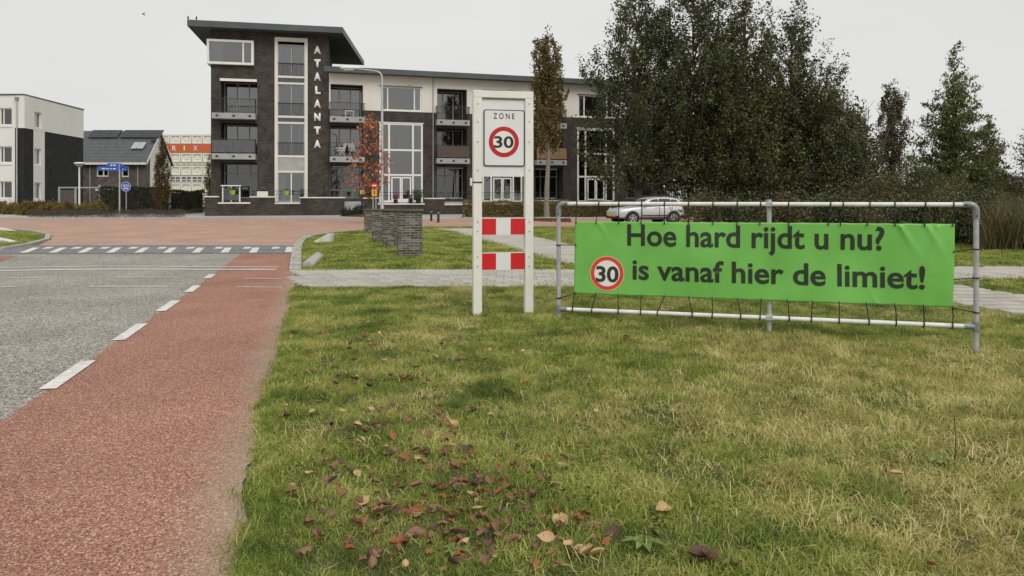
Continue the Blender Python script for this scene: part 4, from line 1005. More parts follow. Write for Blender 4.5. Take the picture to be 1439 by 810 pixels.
m.build('facade_joint', slab_m, lb, LF)  # thin raised grey strips across the white front
DP = 9.65
sh0, sh1 = lsx(47, 200)[0], lsx(62.5, 200)[0]
hs = []
for (ya, yb) in ((157,181),(208.5,232),(256.5,280)):
    a0, z1_ = lsx(48.3, ya); a1, z0_ = lsx(57.8, yb); hs.append((a0, a1, z0_, z1_))
zs0 = lsx(54, 284)[1]
wall(LS, .301, sh0-.001, BASE-.3, ZD, 0, .3, [], brick_blk, lb); wall(LS, sh1+.001, DP, BASE-.3, ZD, 0, .3, [], brick_blk, lb)
wall(LS, sh0, sh1, zs0, ZD, -.02, .3, hs[1:], white_r, lb); wall(LS, sh0, sh1, BASE-.3, zs0-.001, 0, .3, [], brick_blk, lb)
wall(LS, .031, DP, ZD+.001, ZL-.002, -.03, .3, hs[:1], white_r, lb)
for h in hs: window(LS, *h, .1, lb, (0, .45, 1), (0, 1), white_p, .07, glass)
MB().box(LW, -1.35, DP-.4, DP-.1, BASE-.3, ZL-.003).build('wall', brick_blk, lb, LF)
MB().box(LW, LW+.3, .3, DP-.3, BASE-.3, ZL-.003).build('wall', brick_blk, lb, LF)
M2 = MB(); b0_ = (LS @ Vector((DP+.05, -.07, 0))); cA = Vector((lx+.05, ly-.07, 0)); cB = Vector((lx+LW-.05, ly-.07, 0)); cC = Vector((lx+LW-.05, b0_.y, 0))
ring = [cA, b0_, cC, cB]
M2.v = [(p.x, p.y, ZL+.001) for p in ring] + [(p.x, p.y, ZL+.10) for p in ring]; M2.f = [(3,2,1,0),(4,5,6,7),(0,1,5,4),(1,2,6,5),(2,3,7,6),(3,0,4,7)]
M2.build('roof', zinc, lb)
u_ = lp(24.8, 200)[0]; dp_ = MB().tube([(u_, -.10, BASE), (u_, -.10, lp(25,141)[1])], .055, 8).build('drainpipe', galv, lb, LF)
MB().box(u_-.12, u_+.12, -.2, -.04, lp(25,141)[1], lp(25,137)[1]).build('hopper', galv_d, dp_, LF)

# ================================================================== brown brick house with solar panels
hx, hy = XY(205, 77.0); HF = frame(hx, hy, 0, 0); hp = lambda px, py, v=0: fpx(HF, px, py, v)
hs_ = thing('brick_house', 'brown brick house with dark tiled roof, solar panels and white gable', 'house', frame(hx, hy, BASE))
ZEv = hp(160, 227)[1]; ZRg = 1.5+(280-186.5)/FPX*81.0; HD = 8.0; HWd = -12.0
h1 = (*[hp(x, 240)[0] for x in (135.5, 152.5)], hp(140, 248.5)[1], hp(140, 233.5)[1]); h2 = (*[hp(x, 240)[0] for x in (170.5, 181)], hp(140, 249)[1], hp(140, 233.5)[1])
wall(HF, HWd, 0, BASE-.3, ZEv, 0, .3, [h1, h2], brick_house, hs_)
window(HF, *h1, .08, hs_, (0, .55, 1), (0, 1), white_p, .12, glass); window(HF, *h2, .08, hs_, (0, 1), (0, 1), white_p, .12, glass)
GF = frame(hx, hy, 0, R(97.5))
gp = lambda px, py: fpx(GF, px, py)
MB().prism([(.301, BASE-.3), (HD, BASE-.3), (HD, ZEv), (HD/2, ZRg-.1), (.301, ZEv+.1)], 0, .3).build('wall', brick_house, hs_, GF)
gw = MB().prism([(1.2, BASE), (HD-.1, BASE), (HD-.1, ZEv-.0), (HD/2, ZRg-.25), (1.2, ZEv+.95)], -.03, -.002).build('gable_render', white_r, hs_, GF)
a0, z1_ = gp(216.5, 236); a1, z0_ = gp(220, 250)
window(GF @ Matrix.Translation((0,-.14,0)), a0, a1, z0_, z1_, .0, gw, (0, 1), (0, 1), white_p, .08, glass, room=False)
a0, z1_ = gp(216, 264); a1, z0_ = gp(222, 270)
slope = math.atan2(ZRg-ZEv, HD/2); sl_len = (HD/2+.35)/math.cos(slope)
mrf = MB(); NR = 22
for side in (0, 1):
    for k in range(NR):
        d0 = sl_len*k/NR; d1 = sl_len*(k+1)/NR+.03
        for (da, db) in ((d0, d1),):
            ya, za = -.35+da*math.cos(slope), ZEv-.35*math.tan(slope)+da*math.sin(slope)+.16+.035; yb, zb_ = -.35+db*math.cos(slope), ZEv-.35*math.tan(slope)+db*math.sin(slope)+.16
            if side: ya, yb = HD-ya, HD-yb
            mrf.add([(HWd-.2,ya,za),(.22,ya,za),(.22,yb,zb_),(HWd-.2,yb,zb_),(HWd-.2,ya,za-.06),(.22,ya,za-.06)], [(0,1,2,3),(4,5,1,0)] if not side else [(3,2,1,0),(0,1,5,4)])
mrf.v = [(x-(y*.13 if x > 0 else 0), y, z) for x, y, z in mrf.v]
rfh = mrf.build('roof', roof_tile, hs_, HF)
vb = MB()
for yA, yB, zA, zB in ((-.38, HD/2, ZEv-.35*math.tan(slope), ZRg), (HD+.38, HD/2, ZEv-.35*math.tan(slope), ZRg)):
    vb.add([(.225,yA,zA-.05),(.225,yB,zB-.05),(.225,yB,zB+.24),(.225,yA,zA+.24),(.26,yA,zA-.05),(.26,yB,zB-.05),(.26,yB,zB+.24),(.26,yA,zA+.24)], [(0,1,2,3),(5,4,7,6),(0,3,7,4),(1,5,6,2),(3,2,6,7),(0,4,5,1)])
vb.v = [(x-y*.13, y, z) for x, y, z in vb.v]
vb.build('verge_board', white_p, rfh, HF)
MB().box(HWd-.2, .22, -.52, -.36, ZEv-.36, ZEv-.14).build('gutter', white_p, rfh, HF)
def onroof(u0, u1, f0, f1, h, name, mt):
    d0, d1 = sl_len*f0, sl_len*f1; nx, nzv = -math.sin(slope), math.cos(slope); V = []
    for hh in (h-.07, h):
        for (u, d) in ((u0,d0),(u1,d0),(u1,d1),(u0,d1)): V.append((u, -.35+d*math.cos(slope)+nx*hh, ZEv-.35*math.tan(slope)+d*math.sin(slope)+.16+nzv*hh))
    return MB().add(V, [(3,2,1,0),(4,5,6,7),(0,1,5,4),(1,2,6,5),(2,3,7,6),(3,0,4,7)]).build(name, mt, rfh, HF)
for k in range(4): a = hp(149, 195)[0]; onroof(a+k*1.07, a+k*1.07+1.04, .74, .985, .2, 'solar_panel', solar_m)
for k in range(3): a = hp(146, 195)[0]; onroof(a-1.04-k*1.07-.1, a-k*1.07-.1, .74, .985, .2, 'solar_panel', solar_m)
a = hp(175, 207)[0]; onroof(a, a+.62, .38, .58, .22, 'skylight', galv); onroof(a+.66, a+1.28, .38, .58, .22, 'skylight', galv)  # pale steel tone puts the sky's reflection into the skylight colour
a = hp(198, 203)[0]; onroof(a, a+.5, .60, .68, .3, 'roof_vent', black_m)
MB().tube([(hp(127,250)[0], -.07, BASE), (hp(127,250)[0], -.07, ZEv-.3)], .05, 8).build('drainpipe', grey_p, hs_, HF); MB().tube([(hp(194,250)[0], -.07, BASE), (hp(194,250)[0], -.07, ZEv-.3)], .05, 8).build('drainpipe', grey_p, hs_, HF)
MB().box(hp(143,267)[0], hp(172,267)[0], -1.2, -.001, hp(150,268.5)[1], hp(150,266)[1]).build('canopy', white_p, hs_, HF)

# ================================================================== pale cassette clad building with an orange band
rx, ry = XY(190, 112.0); RF = frame(rx, ry, 0, 0); rp_ = lambda px, py: fpx(RF, px, py)
rb = thing('office_building', 'cream panelled building with orange band lettered R I X', 'building', frame(rx, ry, BASE))
RW = 20.0; ZRt = rp_(250, 188.5)[1]
MB().box(0, RW, .3, 18, BASE-.3, ZRt).build('wall', cream_cass, rb, RF)
pitch = 15.4/FPX*112; c0_ = rp_(222.5, 200)[0]-pitch*2
rowsy = [(189,202.5),(215,228.5),(233.5,246.5),(257.5,271),(272,285)]
cm_ = MB(); a_ = pitch/2-.04; hh = (13.4/FPX*112)/2-.03
def sq(w_, h_, y): return [(-w_,y,-h_),(w_,y,-h_),(w_,y,h_),(-w_,y,h_)]
rings = [sq(a_,hh,.0), sq(a_,hh,-.12), sq(a_*.74,hh*.74,-.12), sq(a_*.70,hh*.70,.06), sq(a_*.42,hh*.42,.06), sq(a_*.38,hh*.38,-.03)]
for r_ in rings: cm_.v += r_
for k in range(len(rings)-1):
    for j in range(4): cm_.f.append((4*k+j, 4*k+(j+1) % 4, 4*k+4+(j+1) % 4, 4*k+4+j))
cm_.f.append(tuple(20+j for j in range(4))); cass = cm_.mesh('cassette_panel'); cass.materials.append(cream_cass)
for (ya, yb) in rowsy:
    zc = rp_(250, (ya+yb)/2)[1]
    for k in range(11):
        uc = c0_+pitch*(k+.5)
        if 0.6 < uc < RW-.6: link('cassette_panel', cass, None, rb, RF @ Matrix.Translation((uc, .22, zc)))
MB().box(.05, RW-.05, .1, .299, rp_(250,214)[1], rp_(250,203)[1]).build('orange_band', orange_m, rb, RF)
for ch, px, w_ in (('R', 244.5, 5.4), ('I', 258.6, 1.6), ('X', 274.2, 6.0)):
    u0_, z0_ = rp_(px-w_/2, 211.7); u1_, z1_ = rp_(px+w_/2, 205.0); text_fit(ch, u0_, u1_, z0_, z1_, .08, 'letter', white_p, rb, RF, .02)
for (ya, yb) in ((229.5,232.5),(248,256.5)):
    z0_, z1_ = rp_(250,yb)[1], rp_(250,ya)[1]
    for k in range(11):
        uc = c0_+pitch*k
        if 0.3 < uc < RW-pitch: window(RF, uc+.02, uc+pitch-.02, z0_, z1_, .18, rb, (0, .5, 1), (0, 1) if yb < 240 else (0, .45, 1), white_p, .1, glass_d, room=False)

# ================================================================== vegetation
def np_mesh(name, V, Fq):
    me = bpy.data.meshes.new(name); nv, nf, k = len(V), len(Fq), Fq.shape[1]
    me.vertices.add(nv); me.vertices.foreach_set('co', np.ascontiguousarray(V, dtype=np.float32).ravel())
    me.loops.add(nf*k); me.loops.foreach_set('vertex_index', np.ascontiguousarray(Fq, dtype=np.int32).ravel())
    me.polygons.add(nf); me.polygons.foreach_set('loop_start', np.arange(0, nf*k, k, dtype=np.int32)); me.update(calc_edges=True); return me
def leaves(C, size, aspect=.6, droop=0.0, var=.4):
    n = len(C); a = rng.normal(size=(n,3)); a[:,2] -= droop; a /= np.linalg.norm(a, axis=1)[:,None]
    b = rng.normal(size=(n,3)); b -= (b*a).sum(1)[:,None]*a; b /= np.linalg.norm(b, axis=1)[:,None]
    s = size*(1+var*rng.uniform(-1,1,size=n))[:,None]*.5; A = a*s; B = b*s*aspect
    V = np.empty((n,4,3)); V[:,0] = C-A; V[:,1] = C+B; V[:,2] = C+A; V[:,3] = C-B
    return V.reshape(-1,3), np.arange(4*n).reshape(-1,4)
def envelope(env, z):
    zs = [e[0] for e in env]; rs = [e[1] for e in env]; return np.interp(z, zs, rs)
def clusters(env, n, h, lump=.25, bias=.45, seed=0):
    r_ = np.random.default_rng(seed); zs = np.linspace(env[0][0], env[-1][0], 200); w = envelope(env, zs)**1.5+.02; w /= w.sum()
    z = r_.choice(zs, n, p=w)+r_.normal(0, .01, n); th = r_.uniform(0, 2*np.pi, n); R0 = envelope(env, z)
    lum = 1+lump*(np.sin(th*3+z*9+seed)+np.sin(th*5-z*14+seed*2)+np.sin(th*2+z*23))/2
    rad = R0*lum*r_.uniform(0, 1, n)**bias
    return np.stack([rad*np.cos(th), rad*np.sin(th), z*h], 1)
def tree(name, label, cat, x, y, h, env, ncl, per, spread, lsize, lm, trunk_r=.16, bm=bark, group=None, limbs=26, aspect=.6, droop=0., lump=.25, bias=.45, seed=1, stems=1, trunk_top=.85, lean=(0,0), cname='crown', flat=1.0, spray=0., spray_up=.9):
    z0 = gz(x, y); F = frame(x, y, z0); r = thing(name, label, cat, F, group)
    C = clusters(env, ncl, h, lump, bias, seed); C[:,0] += lean[0]*C[:,2]; C[:,1] += lean[1]*C[:,2]
    r_ = np.random.default_rng(seed+99); sc = spread*(.6+.8*r_.uniform(0,1,ncl))
    D = C.copy(); D[:,2] = np.hypot(C[:,0], C[:,1])*spray_up+.3; D += r_.normal(size=D.shape)*.25*np.linalg.norm(D, axis=1)[:,None]; D /= np.linalg.norm(D, axis=1)[:,None]+1e-6
    tt = r_.uniform(-.6, .75, ncl*per); wid = np.repeat(sc, per)*(1-.55*np.clip(tt, 0, 1))
    L = np.repeat(C, per, 0)+np.repeat(D*(sc*spray)[:,None], per, 0)*tt[:,None]+r_.normal(size=(ncl*per,3))*wid[:,None]*np.array([1,1,flat])
    L = L[L[:,2] > .03]
    V, Q = leaves(L, lsize, aspect, droop); o = link(cname, np_mesh(cname, V, Q), lm, r, F)
    m = MB(); rd = random.Random(seed)
    for s in range(stems):
        ang = 2*math.pi*s/max(1, stems)+.4; off = .12*h if stems > 1 else 0
        top = Vector((math.cos(ang)*off+lean[0]*h*trunk_top, math.sin(ang)*off+lean[1]*h*trunk_top, h*trunk_top)); b0 = Vector((math.cos(ang)*.12*(stems > 1), math.sin(ang)*.12*(stems > 1), -.15))
        pts = [b0.lerp(top, t)+Vector((rd.gauss(0,.012*h*t), rd.gauss(0,.012*h*t), 0)) for t in (0,.08,.2,.4,.6,.8,1)]; rr_ = trunk_r/math.sqrt(stems)
        m.tube(pts, [rr_*q for q in (1.35,1.05,.95,.75,.55,.35,.12)], 9)
    m.build('trunk', bm, r, F, smooth=True)
    lb_ = MB(); idx = r_.choice(ncl, min(limbs, ncl), replace=False)
    for i in idx:
        c = Vector(C[i]); zt_ = max(h*.12, c.z-(math.hypot(c.x, c.y)*.9+.2)); zt_ = min(zt_, h*trunk_top*.95)
        s = Vector((lean[0]*zt_, lean[1]*zt_, zt_)); mid = s.lerp(c, .5)+Vector((rd.gauss(0,.1), rd.gauss(0,.1), -.05*h*.2))
        lb_.tube([s, mid, c], [trunk_r*.28, trunk_r*.16, .012], 5, caps=False)
    if lb_.v: lb_.build('limbs', bm, r, F, smooth=True)
    return r
ALD = [(.10,.55),(.2,.85),(.4,1),(.6,.92),(.8,.68),(.93,.38),(1,.1)]
def env(scale, e=ALD): return [(z, r*scale) for z, r in e]
big = [ # px, Y, h, r, clusters, label, material, lean
 (898, 48.0, 15.2, 3.5, 430, 'tall leafy tree right behind the silver car', lf_alder, [(.13,.85),(.22,1),(.45,1),(.62,.88),(.8,.62),(.93,.36),(1,.1)]),
 (975, 48.5, 18.0, 4.1, 560, 'tallest broad dark green tree of the clump behind the banner', lf_alder, ALD),
 (1046, 47.5, 14.0, 3.4, 420, 'rounded olive green tree between the tallest tree and the pointed one', lf_alder2, ALD),
 (1112, 48.5, 13.9, 3.0, 330, 'tree with pointed airy top in the clump behind the banner', lf_alder, [(.05,.8),(.3,1),(.5,.95),(.68,.75),(.82,.5),(.93,.28),(1,.08)]),
 (1158, 47.0, 9.4, 2.7, 300, 'shorter bushy olive tree beside the pointed tree', lf_alder2, [(.03,.9),(.3,1),(.55,.9),(.75,.6),(.9,.33),(1,.1)]),
 (1188, 45.0, 5.0, 1.75, 190, 'low dark shrubby tree at the outer end of the clump', lf_alder, [(.02,.95),(.4,1),(.7,.85),(.9,.5),(1,.2)])]
for k, (px, Y, h, r, n, lab, lm, e) in enumerate(big):
    x, y = XY(px, Y); tree('alder_tree', lab, 'tree', x, y, h, env(r, e), int(n*1.0), 84, .22, .165, lm, .26, bark_mid, 'trees in the clump behind the banner', 150, lump=.34, bias=.45, seed=20+k, spray=4.8, spray_up=1.5, stems=2 if k in (1,2) else 1)
# undergrowth under the clump
for k, (px, Y, h, r) in enumerate([(1010,47,3.4,2.2),(1080,46.5,3.6,2.2),(1135,46,3.4,2.1)]):
    x, y = XY(px, Y); tree('shrub', 'dark green undergrowth shrub beneath the tree clump', 'shrub', x, y, h, env(r, [(.02,1),(.5,1),(.8,.8),(1,.3)]), 130, 70, .32, .13, lf_alder, .06, group='undergrowth shrubs beneath the trees', limbs=16, seed=50+k, stems=3)
COLM = [(.0,.5),(.06,.85),(.3,1),(.6,1),(.85,.8),(.95,.5),(1,.12)]
def colenv(b, r): return [(b+(1-b)*z, q*r) for z, q in COLM]
x, y = XY(768.5, 46.0); tree('columnar_oak', 'tall narrow autumn oak rising behind the zone sign', 'tree', x, y, 11.6, colenv(.36, .95), 250, 60, .10, .14, lf_oak, .16, bark_pale, None, 60, lump=.30, bias=.55, seed=3, flat=1.6, spray=5.5, spray_up=3.2)
x, y = XY(1254, 55.0); tree('columnar_oak', 'narrow brown columnar tree between the tree clump and the conifer', 'tree', x, y, 9.6, colenv(.24, .98), 230, 54, .11, .14, lf_brown, .18, bark_pale, None, 60, lump=.28, bias=.55, seed=5, flat=1.6, spray=5, spray_up=3.2)
x, y = XY(228, 54.0); tree('columnar_tree', 'slim rusty columnar tree in front of the brown house', 'tree', x, y, 5.5, [(.12,.25),(.22,.5),(.5,.52),(.75,.38),(.92,.2),(1,.06)], 170, 46, .10, .10, lf_rust, .07, bark, None, 20, lump=.2, seed=6, flat=1.8, stems=3)
x, y = XY(294, 56.5); tree('columnar_tree', 'slim leafy climber at the side of the dark tower', 'tree', x, y, 4.4, [(.12,.2),(.5,.3),(.9,.16),(1,.05)], 70, 40, .10, .09, lf_oak, .05, bark, None, 10, seed=7, flat=1.8)
CON = [(.06,.62),(.14,1),(.3,.92),(.5,.66),(.7,.42),(.85,.22),(1,.03)]
x, y = XY(1342, 45.0); tree('conifer', 'tall pyramidal green conifer standing beyond the right banner post', 'tree', x, y, 10.6, env(2.3, CON), 380, 66, .15, .22, lf_conifer, .2, bark, None, 60, aspect=.34, droop=1.0, lump=.5, bias=.55, seed=8, spray=5, spray_up=-.15)
x, y = XY(1389, 47.0); tree('conifer', 'bronze tinged small conifer leaning against the tall green conifer', 'tree', x, y, 6.6, env(1.2, CON), 200, 55, .15, .18, lf_conifer2, .12, bark, None, 26, aspect=.34, droop=1.0, lump=.35, seed=9, spray=3.5, spray_up=-.1)
x, y = XY(1281, 62.0); tree('conifer', 'small dark pointed conifer beside the brown columnar tree', 'tree', x, y, 5.4, env(.95, CON), 110, 50, .15, .13, lf_dark, .1, bark, None, 16, aspect=.32, droop=1.0, seed=10)
x, y = XY(1478, 40.0); tree('garden_tree', 'dark leafy tree beyond the reeds', 'tree', x, y, 5.4, env(2.0, [(.3,.4),(.45,1),(.7,.9),(.9,.5),(1,.1)]), 110, 60, .26, .12, lf_alder, .12, bark, None, 40, lump=.3, seed=11)
x, y = XY(519, 38.0); tree('young_tree', 'young tree with sparse orange autumn leaves beside the street lamp', 'tree', x, y, 6.2, [(.24,.5),(.33,1.2),(.5,1.1),(.65,.85),(.8,.6),(.95,.25),(1,.05)], 130, 7, .16, .16, lf_orange, .07, bark, None, 70, lump=.3, bias=.55, seed=12, aspect=.7)
# bare shrub
x, y = XY(1208, 50.0); F = frame(x, y, gz(x, y)); r = thing('bare_shrub', 'leafless twiggy shrub with thin branches rising beside the tree clump', 'shrub', F); rd = random.Random(5)
m = MB()
for k in range(46):
    a = rd.uniform(0, 2*math.pi); sp = rd.uniform(.3, 2.2); hh = rd.uniform(4.0, 7.4)
    p = [Vector((math.cos(a)*.1, math.sin(a)*.1, 0)), Vector((math.cos(a)*sp*.35, math.sin(a)*sp*.35, hh*.45)), Vector((math.cos(a)*sp*.75, math.sin(a)*sp*.75, hh*.8)), Vector((math.cos(a)*sp*.95, math.sin(a)*sp*.95, hh))]
    m.tube(p, [.045,.03,.022,.012], 4, caps=False)
    for q in range(6):
        t = rd.uniform(.4,.95); s = p[1].lerp(p[3], t); e_ = s+Vector((rd.gauss(0,.5), rd.gauss(0,.5), rd.uniform(.3,.9))); m.tube([s, e_], [.018,.009], 4, caps=False)
m.build('branches', twig_m, r, F)
# bushes along the ditch behind the banner
rd = random.Random(11)
for k, px in enumerate(range(985, 1400, 38)):
    Y = 22.5+rd.uniform(-.8, 2.5); x, y = XY(px+rd.uniform(-8,8), Y); h = rd.uniform(1.25, 1.6) if px < 1330 else rd.uniform(1.6, 1.9)
    tree('bush', 'dark green bush in the row along the ditch behind the banner', 'bush', x, y, h, env(rd.uniform(.8,1.05), [(.02,.9),(.4,1),(.75,.8),(1,.2)]), 90, 55, .17, .085, lf_alder if k % 3 else lf_brown, .04, group='bushes along the ditch', limbs=14, seed=70+k, stems=3)
for k, (px, Y, h, r, lm) in enumerate([(1225,40,2.7,1.8,lf_brown),(1262,42,2.4,1.6,lf_brown),(1300,39,2.9,1.9,lf_alder2),(1335,41,2.3,1.5,lf_brown),(1385,40,2.0,1.8,lf_alder2),(1425,42,2.2,1.9,lf_brown),(1470,40,2.2,2.0,lf_alder2)]):
    x, y = XY(px, Y); tree('bush', 'scrubby brown green bush in the thicket before the conifers', 'bush', x, y, h, env(r, [(.02,.9),(.4,1),(.75,.75),(1,.2)]), 110, 50, .26, .11, lm, .05, group='bushes in the thicket', limbs=18, seed=90+k, stems=3)
x, y = XY(1325, 21.3); F = frame(x, y, gz(x,y)); r = thing('dead_stalks', 'pale dry branching stalks in front of the ditch bushes', 'plant', F); m = MB()
for k in range(22):
    a = rd.uniform(0, math.pi*2); l_ = rd.uniform(.7, 1.35); s_ = rd.uniform(.1,.7); p0 = Vector((rd.gauss(0,.12), rd.gauss(0,.1), 0)); p1 = p0+Vector((math.cos(a)*s_*.5, math.sin(a)*s_*.3, l_*.6)); p2 = p0+Vector((math.cos(a)*s_, math.sin(a)*s_*.6, l_)); m.tube([p0,p1,p2], [.011,.008,.003], 4, caps=False)
m.build('stalks', reed_m, r, F)

def blades_mesh(C, H, lean, width, name):
    """grass-like blades: C base points (n,3), H heights (n,), lean vectors (n,3)"""
    n = len(C); t = np.array([0,.45,1.0]); ang = rng.uniform(0, np.pi, n); w = np.stack([np.cos(ang), np.sin(ang), np.zeros(n)], 1)*(width/2)
    up = np.zeros((n,3)); up[:,2] = 1
    mid = C+up*(H*.55)[:,None]+lean*(H*.30)[:,None]; tip = C+up*(H*1.0)[:,None]*(1-.35*np.linalg.norm(lean,axis=1))[:,None]+lean*H[:,None]
    V = np.stack([C-w, C+w, mid+w*.8, mid-w*.8, tip+w*.12, tip-w*.12], 1).reshape(-1,3); b = np.arange(n)*6
    Q = np.concatenate([np.stack([b,b+1,b+2,b+3],1), np.stack([b+3,b+2,b+4,b+5],1)]); return np_mesh(name, V, Q)
# reeds
n = 9000; px = rng.uniform(1372, 1680, n); Y = rng.uniform(20.2, 24.5, n); X = (px-W0/2)/FPX*Y; C = np.stack([X, Y, np.array([gz(a,b) for a,b in zip(X,Y)])], 1)
hh = rng.uniform(.7, 1.75, n)*np.clip((px-1360)/35, .45, 1); ln = rng.normal(size=(n,3))*.34; ln[:,2] = 0
tag(link('reeds', blades_mesh(C, hh, ln, .028, 'reeds'), reed_m), 'dry brown reeds growing along the ditch', 'reeds', None, 'stuff')

# hedges
def hedge(x0, y0, x1, y1, w, h, lm, n, ls, label, group=None, core=None, parent=None):
    a = math.atan2(y1-y0, x1-x0); L = math.hypot(x1-x0, y1-y0); F = frame(x0, y0, gz(x0, y0), a); r = thing('hedge', label, 'hedge', F, group)
    MB().box(.12, L-.12, -w/2+.12, w/2-.12, -.1, h-.12).build('branches', core or bark, r, F)
    f = rng.uniform(0, 1, n); P_ = np.empty((n,3)); P_[:,0] = rng.uniform(0, L, n); top = f < .35; P_[:,1] = np.where(top, rng.uniform(-w/2, w/2, n), np.where(f < .8, -w/2, w/2)); P_[:,2] = np.where(top, h, rng.uniform(0, h, n))
    P_ += rng.normal(size=(n,3))*.055; e_ = f > .95; P_[e_,0] = np.where(rng.uniform(size=e_.sum()) < .5, 0, L); P_[e_,1] = rng.uniform(-w/2, w/2, e_.sum())
    P_[:,2] += .05*np.sin(P_[:,0]*3.1)*(P_[:,2]/h); P_ = P_[P_[:,2] > .02]
    V, Q = leaves(P_, ls); link('foliage', np_mesh('foliage', V, Q), lm, r, F); return r
xa, ya = XY(143, 58.5); xb, yb = XY(236, 58.5); hedge(xa, ya, xb, yb, 1.0, 2.0, lf_dark, 9000, .10, 'dark green clipped hedge before the brown house')
xa, ya = XY(238, 60.5); xb, yb = XY(287, 61.5); hedge(xa, ya, xb, yb, 1.0, 1.75, lf_dark, 5000, .10, 'dark green hedge between the slim tree and the dark tower')
xa, ya = XY(651, 47.0); xb, yb = XY(868, 48.6); hedge(xa, ya, xb, yb, .8, .98, lf_beech, 14000, .085, 'low clipped autumn hedge between the zone sign and the silver car')
xa, ya = XY(925, 46.2); xb, yb = XY(985, 46.6); hedge(xa, ya, xb, yb, .8, 1.05, lf_beech, 4000, .085, 'low autumn hedge behind the rear of the silver car')
xa, ya = XY(481, 50.9); xb, yb = XY(513, 51.6); 
for k, (px, Y) in enumerate([(488,49.9),(497,49.6),(506,49.9)]):
    x, y = XY(px, Y); tree('bush', 'low dark evergreen bush beside the entrance steps', 'bush', x, y, .8 if k == 2 else .6, env(.45, [(.02,.9),(.5,1),(1,.3)]), 40, 40, .10, .07, lf_dark, .03, group='bushes beside the entrance steps', limbs=6, seed=120+k)
# ground cover beds and litter
def bed(polypx, n, hmin, hmax, lm, name, label, ls=.07):
    poly = [G(*p) for p in polypx]; xs = [p[0] for p in poly]; ys = [p[1] for p in poly]; out = []
    while len(out) < n:
        x, y = rng.uniform(min(xs), max(xs)), rng.uniform(min(ys), max(ys))
        if inside(x, y, poly): out.append((x, y, gz(x,y)+rng.uniform(.0, 1)**.7*(hmin+(hmax-hmin)*(.5+.5*math.sin(x*2.1)*math.sin(y*1.7+x)))))
    V, Q = leaves(np.array(out), ls, .35); return tag(link(name, np_mesh(name, V, Q), lm), label, 'plants', None, 'stuff')
bed([(38,307.5),(150,308),(262,307.8),(255,304),(150,303.5),(60,302.5),(44,304)], 15000, .25, .6, lf_twig, 'ground_cover', 'low brown twiggy ground cover in the kerbed bed')
bed([(178,302.2),(262,302.6),(290,299.5),(230,298.8),(175,299.8)], 7000, .2, .45, lf_twig, 'ground_cover', 'low brown ground cover around the slim rusty tree')
bed([(478,304.3),(512,306),(512,303.6),(482,302.8)], 2500, .08, .2, lf_bushred, 'leaf_litter', 'fallen leaves and low plants at the entrance steps')
bed([(745,311.5),(802,313),(802,309.5),(745,308.6)], 2000, .03, .15, lf_bushred, 'leaf_litter', 'fallen leaves heaped along the foot of the autumn hedge', .1)
for k, (px, Y, h, r, lm, lab) in enumerate([(38,52,1.25,.75,lf_yel,'yellow shrub nearest the drainpipe of the white block'),(57,52.5,1.3,.9,lf_bushred,'reddish shrub between two yellow shrubs by the black wall'),(74,52,1.35,.85,lf_yel,'yellow green shrub before the narrow white window strip'),(95,53,1.25,.9,lf_bushred,'reddish shrub before the wooden fence'),(117,53,1.15,.85,lf_yel,'olive yellow shrub beside the round topped street lamp'),(134,54,1.3,.85,lf_yel,'yellow shrub at the end of the dark hedge'),(5,55,1.3,.9,lf_bushred,'reddish shrub under the white block windows'),(17,54.5,1.1,.7,lf_yel,'small olive shrub beside the drainpipe'),(-14,55,1.3,.9,lf_yel,'olive shrub under the far windows of the white block')]):
    x, y = XY(px, Y); tree('shrub', lab, 'shrub', x, y, h*.72, env(r*.85, [(.02,.8),(.45,1),(.8,.75),(1,.25)]), 80, 45, .10, .085, lm, .04, limbs=10, seed=140+k, stems=3)

# ================================================================== distance
n = 26000; X = rng.uniform(-120, 520, n); Y = 300+rng.normal(0, 12, n); top = 4.2+2.2*np.sin(X*.05)+1.6*np.sin(X*.13+1)+1.0*np.sin(X*.31); Z = rng.uniform(0, 1, n)**.8*np.maximum(1.5, top)
V, Q = leaves(np.stack([X,Y,Z],1), 1.3, .7); tag(link('distant_woodland', np_mesh('distant_woodland', V, Q), mat('distant_leaves', (0.10,0.105,0.07), .9, .3, .05, island=.3)), 'line of woodland on the horizon', 'woodland', None, 'stuff')
def farmhouse(px, Y, wd, hw_, hr, wm_, rm_, label):
    x, y = XY(px, Y); F = frame(x, y, gz(x,y)-.1, R(8)); r = thing('house', label, 'house', F, 'distant houses')
    MB().prism([(0,0),(6,0),(6,hw_),(3,hr-.15),(0,hw_)], 0, wd).build('wall', wm_, r, F @ Matrix.Translation((0,6,0)) @ Matrix.Rotation(R(-90),4,'Z'))
    F2 = F @ Matrix.Translation((0,6,0)) @ Matrix.Rotation(R(-90),4,'Z')
    MB().add([(-.4,-.3,hw_-.25),(-.4,wd+.3,hw_-.25),(3,wd+.3,hr),(3,-.3,hr),(6.4,-.3,hw_-.25),(6.4,wd+.3,hw_-.25),(-.4,-.3,hw_-.45),(-.4,wd+.3,hw_-.45),(6.4,-.3,hw_-.45),(6.4,wd+.3,hw_-.45)], [(0,3,2,1),(3,4,5,2),(0,1,7,6),(4,8,9,5)]).build('roof', rm_, r, F2)
    for k in range(3):
        uu = wd*(.2+.28*k); w_ = MB().box(uu-.6, uu+.6, -.06, -.002, .9, 2.2).build('window', white_p, r, F); MB().box(uu-.5, uu+.5, -.075, -.061, 1.0, 2.1).build('pane', glass_d, w_, F)
rust_roof = mat('brown_roof_tile', (0.13,0.085,0.07), .8, .2, 1)
farmhouse(1386, 118, 9, 2.6, 5.0, white_r, rust_roof, 'distant low house with brown tiled roof behind the reeds')
farmhouse(1330, 135, 7, 2.8, 5.4, white_r, roof_tile, 'distant pale house with dark roof glimpsed behind the conifers')

